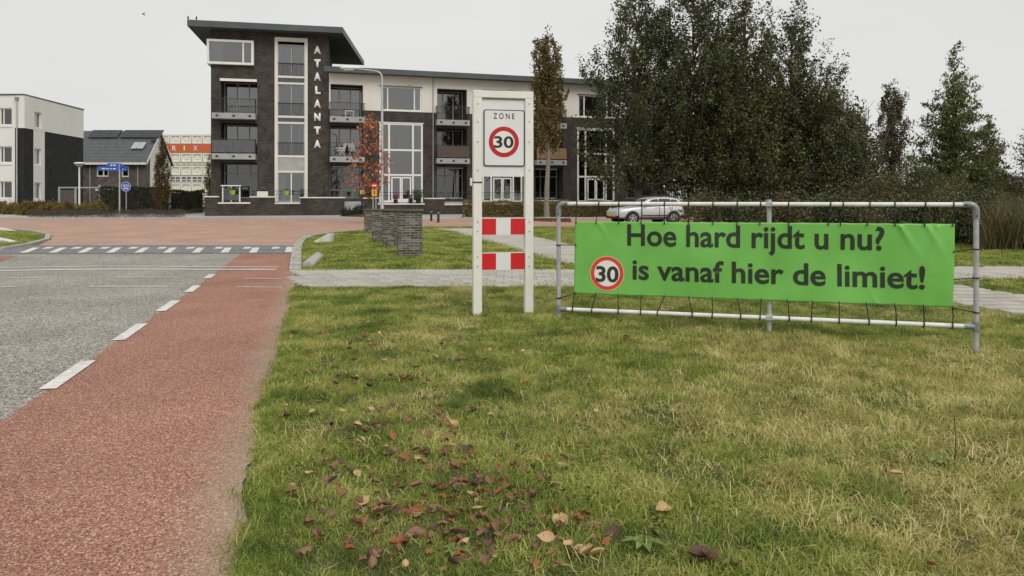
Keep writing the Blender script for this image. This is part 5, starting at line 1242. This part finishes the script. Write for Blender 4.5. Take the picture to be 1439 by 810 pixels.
# ================================================================== street furniture
def lamp_tall():
    x, y = XY(537, 37.7); F = frame(x, y, gz(x, y)); r = thing('street_lamp', 'tall grey street lamp with curved arm above the brick pillars', 'street lamp', F)
    zt_ = at(537, 99, 37.7).z-gz(x,y)
    MB().tube([(0,0,-.3),(0,0,1.1),(0,0,1.15),(0,0,zt_-.55)], [.095,.095,.075,.06], 12).build('pole', galv, r, F, smooth=True)
    pts = [(0,0,zt_-.55)]+[(-.35+.35*math.cos(R(a)), 0, zt_-.4+.36*math.sin(R(a))) for a in (0,25,50,75,90)]+[(-1.25,0,zt_+.08)]
    MB().tube(pts, [.05,.048,.045,.042,.04,.038,.034], 10).build('arm', galv, r, F, smooth=True)
    hd = MB(); hd.add([], [])
    prof = []
    V = []; N = 10
    for i, (u, w_, h0, h1) in enumerate([(-1.15,.05,.03,.05),(-1.25,.10,-.01,.10),(-1.5,.14,-.03,.12),(-1.85,.15,-.03,.12),(-2.08,.10,.0,.09),(-2.16,.03,.03,.06)]):
        for j in range(N):
            t = 2*math.pi*j/N; zc = (h0+h1)/2; V.append((u, w_*math.cos(t), zt_+.07+zc+(h1-h0)/2*math.sin(t)))
    Fc = [(i*N+j, i*N+(j+1) % N, (i+1)*N+(j+1) % N, (i+1)*N+j) for i in range(5) for j in range(N)]+[tuple(range(N)), tuple(reversed(range(5*N,6*N)))]
    h_ = MB(); h_.v = V; h_.f = Fc; lh = h_.build('lamp_head', white_p, r, F, smooth=True)
    MB().box(-1.95,-1.45,-.1,.1, zt_+.0, zt_+.04).build('lens', mat('lamp_lens',(.6,.6,.58),.3,.05,3), lh, F)
lamp_tall()
def lamp_small():
    Y = 58.0; x, y = XY(111.5, Y); F = frame(x, y, gz(x,y)); r = thing('street_lamp', 'pale street lamp with round bowl top in the shrub bed', 'street lamp', F)
    zt_ = at(111, 229, Y).z-gz(x,y)
    MB().tube([(0,0,-.2),(0,0,zt_-.35)], [.075,.055], 10).build('pole', white_p, r, F, smooth=True)
    hd = MB().lathe([(.06,-.36),(.12,-.32),(.36,-.12),(.38,-.08),(.06,-.079)], (0,0,zt_), 18).build('bowl', mat('lamp_bowl',(.35,.35,.33),.4,.05,3), r, F, smooth=True)
    MB().lathe([(.38,-.078),(.40,-.05),(.36,-.0),(.2,.04),(.02,.05)], (0,0,zt_), 18).build('cap', white_p, r, F, smooth=True)
lamp_small()
def fingerpost():
    Y = 47.5; x, y = XY(168, Y); F = frame(x, y, gz(x,y)); r = thing('signpost', 'grey signpost with four blue direction arms in the kerbed bed', 'signpost', F)
    zt_ = at(168, 229, Y).z-gz(x,y); MB().tube([(0,0,-.3),(0,0,zt_)], .045, 10).build('pole', galv, r, F, smooth=True)
    for (pa, pb, yc, da) in ((151, 167.5, 232.5, 12), (169, 178, 233.5, -35), (138, 167, 237.3, 4), (169, 181.5, 238, -15)):
        z = at(168, yc, Y).z-gz(x,y); L = (pb-pa)/FPX*Y; s = -1 if pa < 168 else 1; u0_ = .05 if s > 0 else -.05
        A = F @ Matrix.Rotation(R(da), 4, 'Z')
        a_ = MB().prism([(u0_, z-.13),(u0_+s*(L-.12), z-.13),(u0_+s*L, z),(u0_+s*(L-.12), z+.13),(u0_, z+.13)] if s > 0 else [(u0_, z+.13),(u0_+s*(L-.12), z+.13),(u0_+s*L, z),(u0_+s*(L-.12), z-.13),(u0_, z-.13)], -.02, .02).build('direction_arm', blue_m, r, A)
        m = MB(); q = .18
        while q < L-.25:
            w_ = random.uniform(.08,.22); m.box(u0_+s*q, u0_+s*min(q+w_, L-.2), -.024, -.0205, z-.035, z+.035); q += w_+.06
        mm_ = m.build('small_print', white_p, a_, A); mm_['kind'] = 'stuff'
fingerpost()
def roundsign():
    Y = 57; x, y = XY(177.5, Y); F = frame(x, y, gz(x,y)); r = thing('cycle_path_sign', 'round blue cycle path sign on grey pole by the hedge', 'traffic sign', F); zc = at(177, 262.5, Y).z-gz(x,y)
    MB().tube([(0,0,-.3),(0,0,zc+.3)], .035, 8).build('pole', galv, r, F, smooth=True)
    d = MB().tube([(0,-.06,zc),(0,-.04,zc)], .37, 28).build('disc', blue_m, r, F)
    MB().disc(0, zc, .345, .37, -.062, 28).build('rim', white_p, d, F)
    e = MB()
    for c in (-.14, .14): e.disc(c, zc+.06, .065, .095, -.064, 16)
    e.box(-.14,.0,-.065,-.063,zc+.05,zc+.075); e.box(-.02,.14,-.0655,-.0635,zc+.13,zc+.155); e.box(-.2,.2,-.065,-.063,zc-.16,zc-.13)
    for c in (-.12,.12): e.disc(c, zc-.2, .02, .045, -.064, 12)
    e.box(-.13,.13,-.0645,-.0625,zc-.12,zc-.085); e.build('bicycle_symbol', white_p, d, F)['kind'] = 'stuff'
roundsign()
def noentry():
    Y = 36.5; x, y = XY(526.3, Y); F = frame(x, y, gz(x,y)); r = thing('no_entry_sign', 'small red no entry sign above a yellow plate under the orange tree', 'traffic sign', F); zc = at(526, 261, Y).z-gz(x,y)
    for s in (-.07, .07): MB().tube([(s,0,-.3),(s,0,zc-.1)], .022, 8).build('pole', galv, r, F, smooth=True)
    d = MB().tube([(0,-.05,zc),(0,-.03,zc)], .15, 24).build('disc', bar_red, r, F); MB().box(-.105,.105,-.056,-.051,zc-.03,zc+.03).build('bar', white_p, d, F)
    y_ = MB().box(-.13,.13,-.05,-.03,zc-.52,zc-.22).build('yellow_plate', yellow_m, r, F, bevel=.01)
    e = MB().box(-.02,.02,-.054,-.0505,zc-.45,zc-.3); e.add([(-.06,-.053,zc-.33),(.06,-.053,zc-.33),(0,-.053,zc-.26)], [(0,1,2)]); e.build('arrow', black_m, y_, F)
noentry()
for k, (px, yb) in enumerate([(606, 311.0), (616, 313.2)]):
    x, y = G(px, yb); F = frame(x, y, gz(x,y)); r = thing('bollard', 'black bollard beside the brick pillars' if k == 0 else 'black bollard on the lawn corner side of its twin', 'bollard', F)
    MB().lathe([(.065,-.1),(.065,.62),(.05,.66),(.075,.68),(.07,.73),(.03,.76)], (0,0,0), 14).build('shaft', black_m, r, F, smooth=True); MB().lathe([(.067,.5),(.067,.55)], (0,0,0), 14).build('band', grey_p, r, F)
# letter plate on a short yellow black post by the steps
x, y = XY(509, 50.2); F = frame(x, y, gz(x,y)); r = thing('mailbox_post', 'slim black post with a yellow top beside the entrance steps', 'post', F)
MB().tube([(0,0,-.1),(0,0,1.5)], .05, 8).build('shaft', black_m, r, F); MB().box(-.13,.13,-.1,.1,1.5,1.78).build('box', yellow_m, r, F, bevel=.02)
# wooden fence
xa, ya = XY(83, 60); F = frame(xa, ya, gz(xa, ya)); L = XY(106,60)[0]-xa; r = thing('garden_fence', 'weathered upright board fence with pale posts beside the black wall', 'fence', F)
nb = 12
for k in range(nb): MB().box(.1+(L-.2)*k/nb+.006, .1+(L-.2)*(k+1)/nb-.006, 0, .025, 0, 1.85+random.uniform(-.01,.01)).build('board', wood_f, r, F)
for u in (0, L): MB().box(u-.06, u+.06, -.04, .08, -.2, 2.0).build('post', slab_m, r, F)
x2 = XY(140, 60)[0]-xa; MB().box(x2-.07, x2+.07, -.04,.08,-.2,2.3).build('post', slab_m, r, F); MB().box(-.06, x2+.07, -.03, .07, 1.98 if False else 2.01, 2.12).build('top_rail', slab_m, r, F)
# flying bird
p = at(201, 20, 34); F = frame(p.x, p.y, p.z); b_ = MB(); b_.tube([(-.14,0,.03),(-.05,0,.0),(.07,0,0),(.15,0,-.04),(.2,0,-.06)], [.005,.035,.04,.03,.01], 8)
b_.add([(-.04,0,.02),(.06,0,.02),(.0,.26,.10),(-.06,.34,.03),(-.06,.2,.08)], [(0,1,2),(0,2,4),(4,2,3)]); b_.add([(-.04,0,.02),(.06,0,.02),(.0,-.26,.10),(-.06,-.34,.03),(-.06,-.2,.08)], [(1,0,2),(2,0,4),(2,4,3)])
tag(b_.build('bird', bird_m, None, F @ Matrix.Rotation(R(70),4,'Z') @ Matrix.Scale(.6,4)), 'small dark bird flying in the grey sky', 'bird')

# ================================================================== silver car
def car(px, Y, ang):
    x, y = XY(px, Y); F = frame(x, y, gz(x,y)+.0, ang) @ Matrix.Diagonal((.92,.92,.86,1)); r = thing('parked_car', 'silver compact off-road car parked in front of the autumn hedge', 'car', F)
    # stations along length: (x, half width, z bottom, z shoulder/top of lower body)
    St = [(-2.17,.55,.42,.62),(-2.12,.74,.34,.80),(-1.95,.84,.30,.90),(-1.55,.89,.28,.97),(-1.1,.90,.28,1.03),(-.75,.905,.28,1.06),(0,.91,.28,1.08),(.9,.91,.28,1.13),(1.6,.90,.30,1.17),(1.95,.87,.36,1.16),(2.1,.80,.42,1.10),(2.16,.70,.48,.95)]
    V = []; N = 12
    for (sx_, w, zb_, zt_) in St:
        hh = zt_-zb_
        sec = [(w*.80,zb_),(w*.97,zb_+hh*.12),(w,zb_+hh*.38),(w*1.0,zb_+hh*.66),(w*.965,zb_+hh*.90),(w*.86,zt_)]
        V += [(sx_, -a, b) for a, b in sec]+[(sx_, a, b) for a, b in reversed(sec)]
    Fc = [(i*N+j, (i+1)*N+j, (i+1)*N+(j+1) % N, i*N+(j+1) % N) for i in range(len(St)-1) for j in range(N)]+[tuple(range(N)), tuple(reversed(range((len(St)-1)*N, len(St)*N)))]
    b = MB(); b.v = V; b.f = Fc; body = b.build('body', car_paint, r, F); shade(body.data, 50); sd = body.modifiers.new('sub','SUBSURF'); sd.levels = 2; sd.render_levels = 2
    # greenhouse: windscreen foot .. roof .. tail
    Gs = [(-1.0,.84,1.00,1.04),(-.45,.80,1.02,1.36),(-.1,.74,1.02,1.54),(.35,.71,1.04,1.62),(1.0,.70,1.06,1.63),(1.55,.68,1.10,1.58),(1.85,.68,1.12,1.46),(2.08,.74,1.08,1.14)]
    V = []
    for (sx_, wr, zb_, zt_) in Gs:
        wb = .865; k = (zt_-zb_); V += [(sx_,-wb,zb_),(sx_,-(wb+(wr-wb)*.9),zb_+k*.86),(sx_,-wr*.82,zt_),(sx_,wr*.82,zt_),(sx_,wb+(wr-wb)*.9,zb_+k*.86),(sx_,wb,zb_)]
    N = 6; Fc = [(i*N+j, (i+1)*N+j, (i+1)*N+(j+1) % N, i*N+(j+1) % N) for i in range(len(Gs)-1) for j in range(N)]+[tuple(range(N)), tuple(reversed(range((len(Gs)-1)*N, len(Gs)*N)))]
    g_ = MB(); g_.v = V; g_.f = Fc; gh = g_.build('roof', car_paint, r, F); shade(gh.data, 60); sd = gh.modifiers.new('sub','SUBSURF'); sd.levels = 2; sd.render_levels = 2
    def side(pts, name, mt, s, d=0.0):
        m = MB(); n = len(pts); m.add([(a, s*(yy+d), z) for a, yy, z in pts], [tuple(range(n)) if s < 0 else tuple(reversed(range(n)))]); return m.build(name, mt, r, F)
    for s in (-1, 1):
        side([(-.62,.862,1.10),(.32,.862,1.11),(.32,.765,1.48),(-.02,.765,1.44),(-.3,.79,1.30)], 'side_window', car_glass, s, .02)
        side([(.40,.862,1.11),(1.12,.862,1.13),(1.12,.765,1.48),(.40,.765,1.49)], 'side_window', car_glass, s, .02)
        side([(1.20,.862,1.16),(1.72,.85,1.22),(1.5,.77,1.43),(1.20,.765,1.46)], 'side_window', car_glass, s, .02)
        MB().box(-.62,-.42,s*.93,s*1.08,1.06,1.20).build('mirror', car_paint, r, F, bevel=.04)
        for a0_, a1_ in ((-.72,.36),(.38,1.2)):
            dm = MB(); dm.box(a0_,a0_+.012,s*.907,s*.9125,.42,1.06); dm.box(a1_,a1_+.012,s*.907,s*.9125,.42,1.06); o = dm.build('door_seam', black_m, r, F)
            MB().box(a1_-.28,a1_-.1,s*.905,s*.935,.94,.975).build('door_handle', car_paint, r, F, bevel=.01)
        MB().box(-.75,1.2,s*.90,s*.918,.46,.52).build('side_trim', black_m, r, F)
        MB().box(-1.05,1.15,s*.84,s*.905,.25,.36).build('sill', black_m, r, F)
        MB().box(-.1,1.5,s*.56,s*.6,1.63,1.67).build('roof_rail', black_m, r, F)
        MB().add([(-2.10,s*.50,.72),(-2.05,s*.74,.74),(-1.72,s*.865,.90),(-1.80,s*.80,.965),(-2.0,s*.6,.90)], [(0,1,2,3,4) if s < 0 else (4,3,2,1,0)]).build('headlight', lamp_clr, r, F)
        MB().add([(2.03,s*.875,.98),(2.13,s*.78,.98),(2.09,s*.76,1.22),(1.80,s*.86,1.22),(1.85,s*.885,1.05)], [(0,1,2,3,4) if s > 0 else (4,3,2,1,0)]).build('tail_light', lamp_red, r, F)
        for wx in (-1.32, 1.30):
            MB().tube([(wx,s*.70,.36),(wx,s*.915,.36)], .415, 28).build('wheel_arch', black_m, r, F)
            wh = MB().tube([(wx,s*.70,.335),(wx,s*.925,.335)], .335, 28).build('wheel', tyre_m, r, F, bevel=.02)
            MB().tube([(wx,s*.9,.335),(wx,s*.929,.335)], .225, 24).build('rim_dish', black_m, wh, F)
            sp = MB().disc(wx,.335,.2,.228,s*.9335,24)
            for k in range(5):
                a_ = 2*math.pi*k/5+.3; c_, s_ = math.cos(a_), math.sin(a_); px_, pz_ = -s_*.035, c_*.035
                sp.add([(wx+px_,s*.933,.335+pz_),(wx-px_,s*.933,.335-pz_),(wx+c_*.21-px_,s*.933,.335+s_*.21-pz_),(wx+c_*.21+px_,s*.933,.335+s_*.21+pz_)], [(0,1,2,3)])
            sp.build('rim', alloy_m, wh, F)
    MB().box(-2.16,-1.98,-.72,.72,.30,.50).build('front_bumper', black_m, r, F, bevel=.05); MB().box(1.95,2.2,-.74,.74,.32,.60).build('rear_bumper', black_m, r, F, bevel=.05)
    MB().box(-2.20,-2.165,-.26,.26,.44,.55).build('number_plate', yellow_m, r, F)
    MB().add([(-.88,-.72,1.08),(-.88,.72,1.08),(-.28,.62,1.47),(-.28,-.62,1.47)], [(0,3,2,1)]).build('windscreen', car_glass, r, F)
car(907, 38.8, R(20))

# ================================================================== grass
def pos_mat(name, cols, scale, spread=.26, trans=.25):
    m = bpy.data.materials.new(name); m.use_nodes = True; n, l = nodes_of(m); b = n['Principled BSDF']; b.inputs['Roughness'].default_value = .55; b.inputs['Specular IOR Level'].default_value = .35
    g = n.new('ShaderNodeNewGeometry'); a0 = n.new('ShaderNodeTexNoise'); a0.inputs['Scale'].default_value = scale; a0.inputs['Detail'].default_value = 7; a0.inputs['Roughness'].default_value = .65; l.new(g.outputs['Position'], a0.inputs['Vector'])
    a = n.new('ShaderNodeMapRange'); a.inputs['From Min'].default_value = .32; a.inputs['From Max'].default_value = .68; a.inputs['To Min'].default_value = .02; a.inputs['To Max'].default_value = .80; a.clamp = False; l.new(a0.outputs[0], a.inputs[0])
    oi = n.new('ShaderNodeObjectInfo'); ad = n.new('ShaderNodeMath'); ad.operation = 'MULTIPLY_ADD'; ad.inputs[1].default_value = spread; l.new(oi.outputs['Random'], ad.inputs[0]); l.new(a.outputs[0], ad.inputs[2])
    is_ = n.new('ShaderNodeMath'); is_.operation = 'MULTIPLY_ADD'; is_.inputs[1].default_value = spread*1.2; l.new(g.outputs['Random Per Island'], is_.inputs[0]); l.new(ad.outputs[0], is_.inputs[2])
    r = n.new('ShaderNodeValToRGB')
    while len(r.color_ramp.elements) < len(cols): r.color_ramp.elements.new(.5)
    for k, (e, c) in enumerate(zip(r.color_ramp.elements, cols)): e.position = .22+.78*k/(len(cols)-1); e.color = (*c, 1)
    l.new(is_.outputs[0], r.inputs[0]); l.new(r.outputs[0], b.inputs['Base Color'])
    tr = n.new('ShaderNodeBsdfTranslucent'); l.new(r.outputs[0], tr.inputs['Color']); ms = n.new('ShaderNodeMixShader'); ms.inputs[0].default_value = trans
    l.new(b.outputs[0], ms.inputs[1]); l.new(tr.outputs[0], ms.inputs[2]); l.new(ms.outputs[0], n['Material Output'].inputs[0]); MATS[name] = m; return m
grass_m = pos_mat('grass_blades', [(.058,.092,.015), (.135,.19,.030), (.235,.30,.050), (.37,.41,.088), (.55,.51,.18)], 1.5)
straw_m = pos_mat('dry_grass_blades', [(.18,.145,.05), (.38,.32,.105), (.60,.51,.20), (.78,.68,.34)], 2.2)
def clump(nb, spread, hmin, hmax, width, leanf, mt, name):
    C = np.zeros((nb,3)); C[:,:2] = rng.normal(size=(nb,2))*spread; H = rng.uniform(hmin, hmax, nb); ln = rng.normal(size=(nb,3))*leanf; ln[:,2] = 0
    nrm = np.linalg.norm(ln, axis=1)[:,None]; ln = ln/np.maximum(nrm, 1e-6)*np.minimum(nrm, 1.6)
    me = blades_mesh(C, H, ln, width, name); me.materials.append(mt); return bpy.data.objects.new(name, me)
def scatter(name, pts, scl, rot, pick, objs, label):
    col = bpy.data.collections.new(name+'_clumps')
    for i, o in enumerate(objs): o.name = '%s_clump_%02d' % (name, i); col.objects.link(o)
    me = bpy.data.meshes.new(name); me.vertices.add(len(pts)); me.vertices.foreach_set('co', np.ascontiguousarray(pts, dtype=np.float32).ravel())
    a = me.attributes.new('scl', 'FLOAT', 'POINT'); a.data.foreach_set('value', np.ascontiguousarray(scl, dtype=np.float32))
    a = me.attributes.new('rot', 'FLOAT_VECTOR', 'POINT'); a.data.foreach_set('vector', np.ascontiguousarray(rot, dtype=np.float32).ravel())
    a = me.attributes.new('pick', 'INT', 'POINT'); a.data.foreach_set('value', np.ascontiguousarray(pick, dtype=np.int32))
    o = link(name, me, None); tag(o, label, 'grass', None, 'stuff')
    ng = bpy.data.node_groups.new(name+'_scatter', 'GeometryNodeTree'); ng.interface.new_socket('Geometry', in_out='INPUT', socket_type='NodeSocketGeometry'); ng.interface.new_socket('Geometry', in_out='OUTPUT', socket_type='NodeSocketGeometry')
    N, L = ng.nodes, ng.links; gi = N.new('NodeGroupInput'); go = N.new('NodeGroupOutput'); ip = N.new('GeometryNodeInstanceOnPoints'); ci = N.new('GeometryNodeCollectionInfo')
    ci.inputs['Collection'].default_value = col; ci.inputs['Separate Children'].default_value = True; ci.inputs['Reset Children'].default_value = True
    def na(nm, t):
        q = N.new('GeometryNodeInputNamedAttribute'); q.data_type = t; q.inputs['Name'].default_value = nm; return q.outputs['Attribute']
    ip.inputs['Pick Instance'].default_value = True
    L.new(gi.outputs[0], ip.inputs['Points']); L.new(ci.outputs[0], ip.inputs['Instance']); L.new(na('pick','INT'), ip.inputs['Instance Index']); L.new(na('rot','FLOAT_VECTOR'), ip.inputs['Rotation']); L.new(na('scl','FLOAT'), ip.inputs['Scale']); L.new(ip.outputs[0], go.inputs[0])
    md = o.modifiers.new('scatter', 'NODES'); md.node_group = ng; return o
def vinside(X, Y, poly):
    c = np.zeros(len(X), bool); j = len(poly)-1
    for i in range(len(poly)):
        xi, yi = poly[i]; xj, yj = poly[j]
        with np.errstate(divide='ignore', invalid='ignore'): c ^= ((yi > Y) != (yj > Y)) & (X < (xj-xi)*(Y-yi)/(yj-yi+1e-12)+xi)
        j = i
    return c
def wav(X, Y, f, s): return (np.sin(X*f+s)+np.sin(Y*f*1.13+s*1.7)+np.sin((X+Y)*f*.71+s*2.3)+np.sin((X-Y*.6)*f*1.9+s*.6))/4
def vgz(X, Y): return np.array([gz(a, b) for a, b in zip(X, Y)])
lawn_poly = [(v.co.x, v.co.y) for v in lawn.data.vertices][:0] or [(edgeR(-6),-6),(12,-6),(20,8),(32,22),(38,34.3),(-4.2,34.3),G(512,324.4),G(471,328),G(442,332),G(430,337),G(423,346),G(421,381),(edgeR(13.0)+.05,13.0)]
def lawnpts(n, y0, y1):
    Y = rng.uniform(y0, y1, n); X = rng.uniform(-8, .76*y1+1.5, n); k = (X < .74*Y+1.4) & (X > -8)
    X, Y = X[k], Y[k]; left = edgeR(Y)+.01+.07*wav(X*0+1, Y, 2.3, 1)+.05*wav(X*0, Y, 9, 2)+.03*rng.normal(size=len(Y))
    k = vinside(X-.0, Y, lawn_poly) & ((Y > 12.6) | (X > left)); k |= (Y < 12.4) & (X > left) & (X < 10)
    k &= ~vinside(X, Y, path1) & ~vinside(X, Y, path2); return X[k], Y[k]
def dryness(X, Y):
    d = .66*np.clip((X-.1)/1.8, 0, 1)*np.clip((8.6-Y)/1.6, 0, 1)+.36*wav(X, Y, 1.7, 3)+.38*wav(X, Y, 4.3, 5)+.25*wav(X, Y, 9.7, 1)
    d += .35*np.exp(-((X+.4)**2+(Y-8.9)**2)/.12); return d
GR = [clump(26, .045, .022, .058, .0045, .75, grass_m, 'g') for _ in range(5)] + [clump(22, .035, .045, .085, .005, .6, grass_m, 'g') for _ in range(3)]
ST = [clump(20, .05, .025, .06, .004, 1.1, straw_m, 's') for _ in range(4)] + [clump(14, .05, .05, .11, .0035, 1.2, straw_m, 's') for _ in range(2)]
FAR = [clump(40, .12, .025, .055, .010, .6, grass_m, 'f') for _ in range(4)]
X, Y = lawnpts(88000, 1.9, 12.6); dr = dryness(X, Y)
keep = rng.uniform(size=len(X)) < np.where(Y < 6.5, 1, .72)*np.clip(1.15-.55*np.clip(dr, 0, 1), .35, 1)
ye = rng.uniform(1.9, 12.4, 2600); xe = edgeR(ye)+.03*np.sin(ye*2.1)+rng.normal(.085, .045, 2600)
Xg, Yg = np.concatenate([X[keep], xe]), np.concatenate([Y[keep], ye]); n = len(Xg); tall = (wav(Xg, Yg, 3.1, 8)+.6*wav(Xg, Yg, 9, 4) > .42) | ((Yg > 8.2) & (Yg < 9.6) & (Xg > .6) & (rng.uniform(size=n) < .5))
pick = np.where(tall, rng.integers(5, 8, n), rng.integers(0, 5, n)); rot = np.stack([rng.normal(0,.15,n), rng.normal(0,.15,n), rng.uniform(0,6.28,n)], 1)
scatter('grass', np.stack([Xg, Yg, vgz(Xg, Yg)-.006], 1), np.clip(rng.uniform(.65, 1.2, n)*(.95+.42*wav(Xg, Yg, 2.2, 6)+.3*wav(Xg, Yg, 7.2, 2)), .8, 1.5), rot, pick, GR, 'short green lawn grass around the zone sign and banner')
ks = rng.uniform(size=len(X)) < np.clip(dr*1.5-.12, .03, .9)*.8; Xs, Ys = X[ks], Y[ks]; n = len(Xs)
scatter('dry_grass', np.stack([Xs+.01, Ys, vgz(Xs, Ys)-.004], 1), rng.uniform(.7, 1.3, n), np.stack([rng.normal(0,.2,n), rng.normal(0,.2,n), rng.uniform(0,6.28,n)], 1), rng.integers(0, 6, n), ST, 'dry straw coloured grass mixed through the lawn')
X, Y = lawnpts(90000, 12.5, 34.2); n = len(X)
isl = [G(-150,319),G(0,323),G(47,328),G(63,331.5),G(63,336.5),G(38,343.5),G(0,350),G(-150,361)]
xi = rng.uniform(min(p[0] for p in isl), max(p[0] for p in isl), 9000); yi = rng.uniform(min(p[1] for p in isl), max(p[1] for p in isl), 9000); k = vinside(xi, yi, isl)
X = np.concatenate([X, xi[k]]); Y = np.concatenate([Y, yi[k]]); n = len(X)
scatter('far_grass', np.stack([X, Y, vgz(X, Y)-.004], 1), rng.uniform(.8, 1.3, n), np.stack([rng.normal(0,.1,n), rng.normal(0,.1,n), rng.uniform(0,6.28,n)], 1), rng.integers(0, 4, n), FAR, 'mown green grass around the brick pillars and beyond the footpaths')
# small broad leaved weeds and stalks
wd_m = mat('weed_leaves', (.17,.23,.05), .5, .25, 4, island=.3, translucent=.25)
for k, (px, py, nn, sz) in enumerate([(1180,700,9,.09),(1215,725,9,.10),(1085,700,7,.08),(905,770,8,.10),(930,735,7,.08),(640,780,7,.08),(470,560,6,.06),(1360,560,9,.09),(985,600,7,.07),(1320,640,9,.10)]):
    x, y = G(px, py); F = frame(x, y, gz(x,y)+.01, random.uniform(0,6)); m = MB()
    for q in range(nn):
        a = 2*math.pi*q/nn+random.uniform(-.2,.2); l_ = sz*random.uniform(.6,1.1); d = Vector((math.cos(a), math.sin(a), 0)); s_ = Vector((-d.y, d.x, 0))*l_*.22
        m.add([d*.01, d*l_*.5+s_+Vector((0,0,l_*.35)), d*l_+Vector((0,0,l_*.22)), d*l_*.5-s_+Vector((0,0,l_*.35)), d*l_*.5+Vector((0,0,l_*.29))], [(0,1,4),(1,2,4),(2,3,4),(3,0,4)])
    tag(m.build('weed', wd_m, None, F), 'broad leaved green weed rosette growing in the lawn', 'weed', 'weeds in the lawn')
x, y = G(1342, 640); m = MB().tube([(0,0,0),(.005,0,.16),(0,.01,.30)], [.004,.003,.002], 5); tag(m.build('dry_stalk', lf_rust, None, frame(x, y, gz(x,y))), 'single thin dry stalk standing up in the yellowed grass', 'stalk')

# ================================================================== fallen leaves
LM = {'brown': mat('leaf_brown', (.17,.085,.045), .7, .3, 20, col2=(.27,.15,.085)), 'tan': mat('leaf_tan', (.42,.27,.13), .7, .2, 20, col2=(.55,.38,.2)), 'rust': mat('leaf_rust', (.22,.07,.03), .7, .3, 20, col2=(.33,.12,.045)), 'dark': mat('leaf_dark', (.075,.042,.03), .7, .3, 20, col2=(.13,.075,.05))}
def leafmesh(seed, mt):
    rd = random.Random(seed); prof = [(0,.0),(.12,.20),(.3,.34),(.5,.36),(.68,.27),(.85,.13),(1.0,.0)]; cu = rd.uniform(.25, .9); fo = rd.uniform(.3, 1.1); tw = rd.uniform(-.6,.6)
    lob = rd.random() < .4; V = []; Fc = []
    for i, (t, w) in enumerate(prof):
        w2 = w*(1+(.35*(-1)**i if lob else .1*rd.uniform(-1,1)))
        for s in (-1, -.5, 0, .5, 1):
            yy = s*w2; z = cu*(t-.5)**2*1.1+fo*abs(s)**1.6*w2*.9+tw*(t-.5)*s*w2+rd.gauss(0,.012); V.append((t-.5, yy*(1-.25*fo*abs(s)), z))
    for i in range(len(prof)-1):
        for j in range(4): Fc.append((i*5+j, i*5+j+1, (i+1)*5+j+1, (i+1)*5+j))
    m = MB(); m.v = V; m.f = Fc; m.tube([(-.5,0,V[2][2]),(-.68,.03,V[2][2]+.06)], [.014,.008], 4)
    me = m.mesh('fallen_leaf'); me.materials.append(LM[mt]); shade(me, 180); return me
lm_ = {k: [leafmesh(100*i+j, k) for j in range(4)] for i, k in enumerate(LM)}
labels = {'brown': 'curled brown fallen leaf lying on the lawn', 'tan': 'pale tan fallen leaf lying on the lawn', 'rust': 'rust red fallen leaf lying on the lawn', 'dark': 'shrivelled dark fallen leaf lying on the lawn'}
cl_ = [(565,635,50,30,.09),(640,680,55,34,.10),(700,690,34,22,.10),(600,745,65,36,.13),(665,765,70,28,.06),(790,745,32,28,.06),(480,690,48,45,.05),(560,560,95,50,.13),(520,490,85,35,.11)]
def samp():
    u = random.random(); a = 0
    for cx, cy, sx_, sy_, w in cl_:
        a += w
        if u < a: return random.gauss(cx, sx_), random.gauss(cy, sy_)
    if u < .96: return random.uniform(390, 880), random.uniform(430, 805)
    return random.uniform(880, 1430), random.uniform(500, 805)
spots = [(930,728,'tan',.115,0),(822,785,'tan',.12,0),(435,674,'tan',.075,0),(650,508,'rust',.09,0),(980,795,'dark',.12,0),(1000,800,'brown',.12,0)]
while len(spots) < 520:
    px, py = samp()
    if py < 425 or py > 820 or px < 320: continue
    x, y = G(px, py)
    if x < edgeR(y)+.05: continue
    spots.append((px, py, random.choices(['brown','tan','rust','dark'], [.5,.12,.16,.22])[0], random.uniform(.035,.085), 1))
spots = spots[:6]+sorted(spots[6:], key=lambda s: -s[3]*(s[1]-HOR))
rest = {k: MB() for k in LM}
for i, (px, py, kd, sz, _) in enumerate(spots):
    x, y = G(px, py); me = random.choice(lm_[kd])
    M = Matrix.Translation((x, y, gz(x,y)+random.uniform(.022,.045))) @ Matrix.Rotation(random.uniform(0,6.28),4,'Z') @ Matrix.Rotation(random.gauss(0,.35)+(math.pi if random.random() < .35 else 0),4,'X') @ Matrix.Rotation(random.gauss(0,.3),4,'Y') @ Matrix.Scale(sz,4)
    if i < 290:
        o = link('fallen_leaf', me, None, None, M); tag(o, labels[kd], 'leaf', kd+' fallen leaves on the lawn')
    else: rest[kd].add([M @ v.co for v in me.vertices], [tuple(p.vertices) for p in me.polygons])
tag(spots and bpy.data.objects['fallen_leaf'], 'large pale tan leaf lying flat by itself in the yellowed grass', 'leaf', 'tan fallen leaves on the lawn')
allr = MB(); mi = []
for q, k in enumerate(LM):
    allr.add(rest[k].v, rest[k].f); mi += [q]*len(rest[k].f)
me = allr.mesh('leaf_litter')
for k in LM: me.materials.append(LM[k])
me.polygons.foreach_set('material_index', mi); tag(link('leaf_litter', me), 'small fallen leaves scattered through the lawn', 'leaves', None, 'stuff')
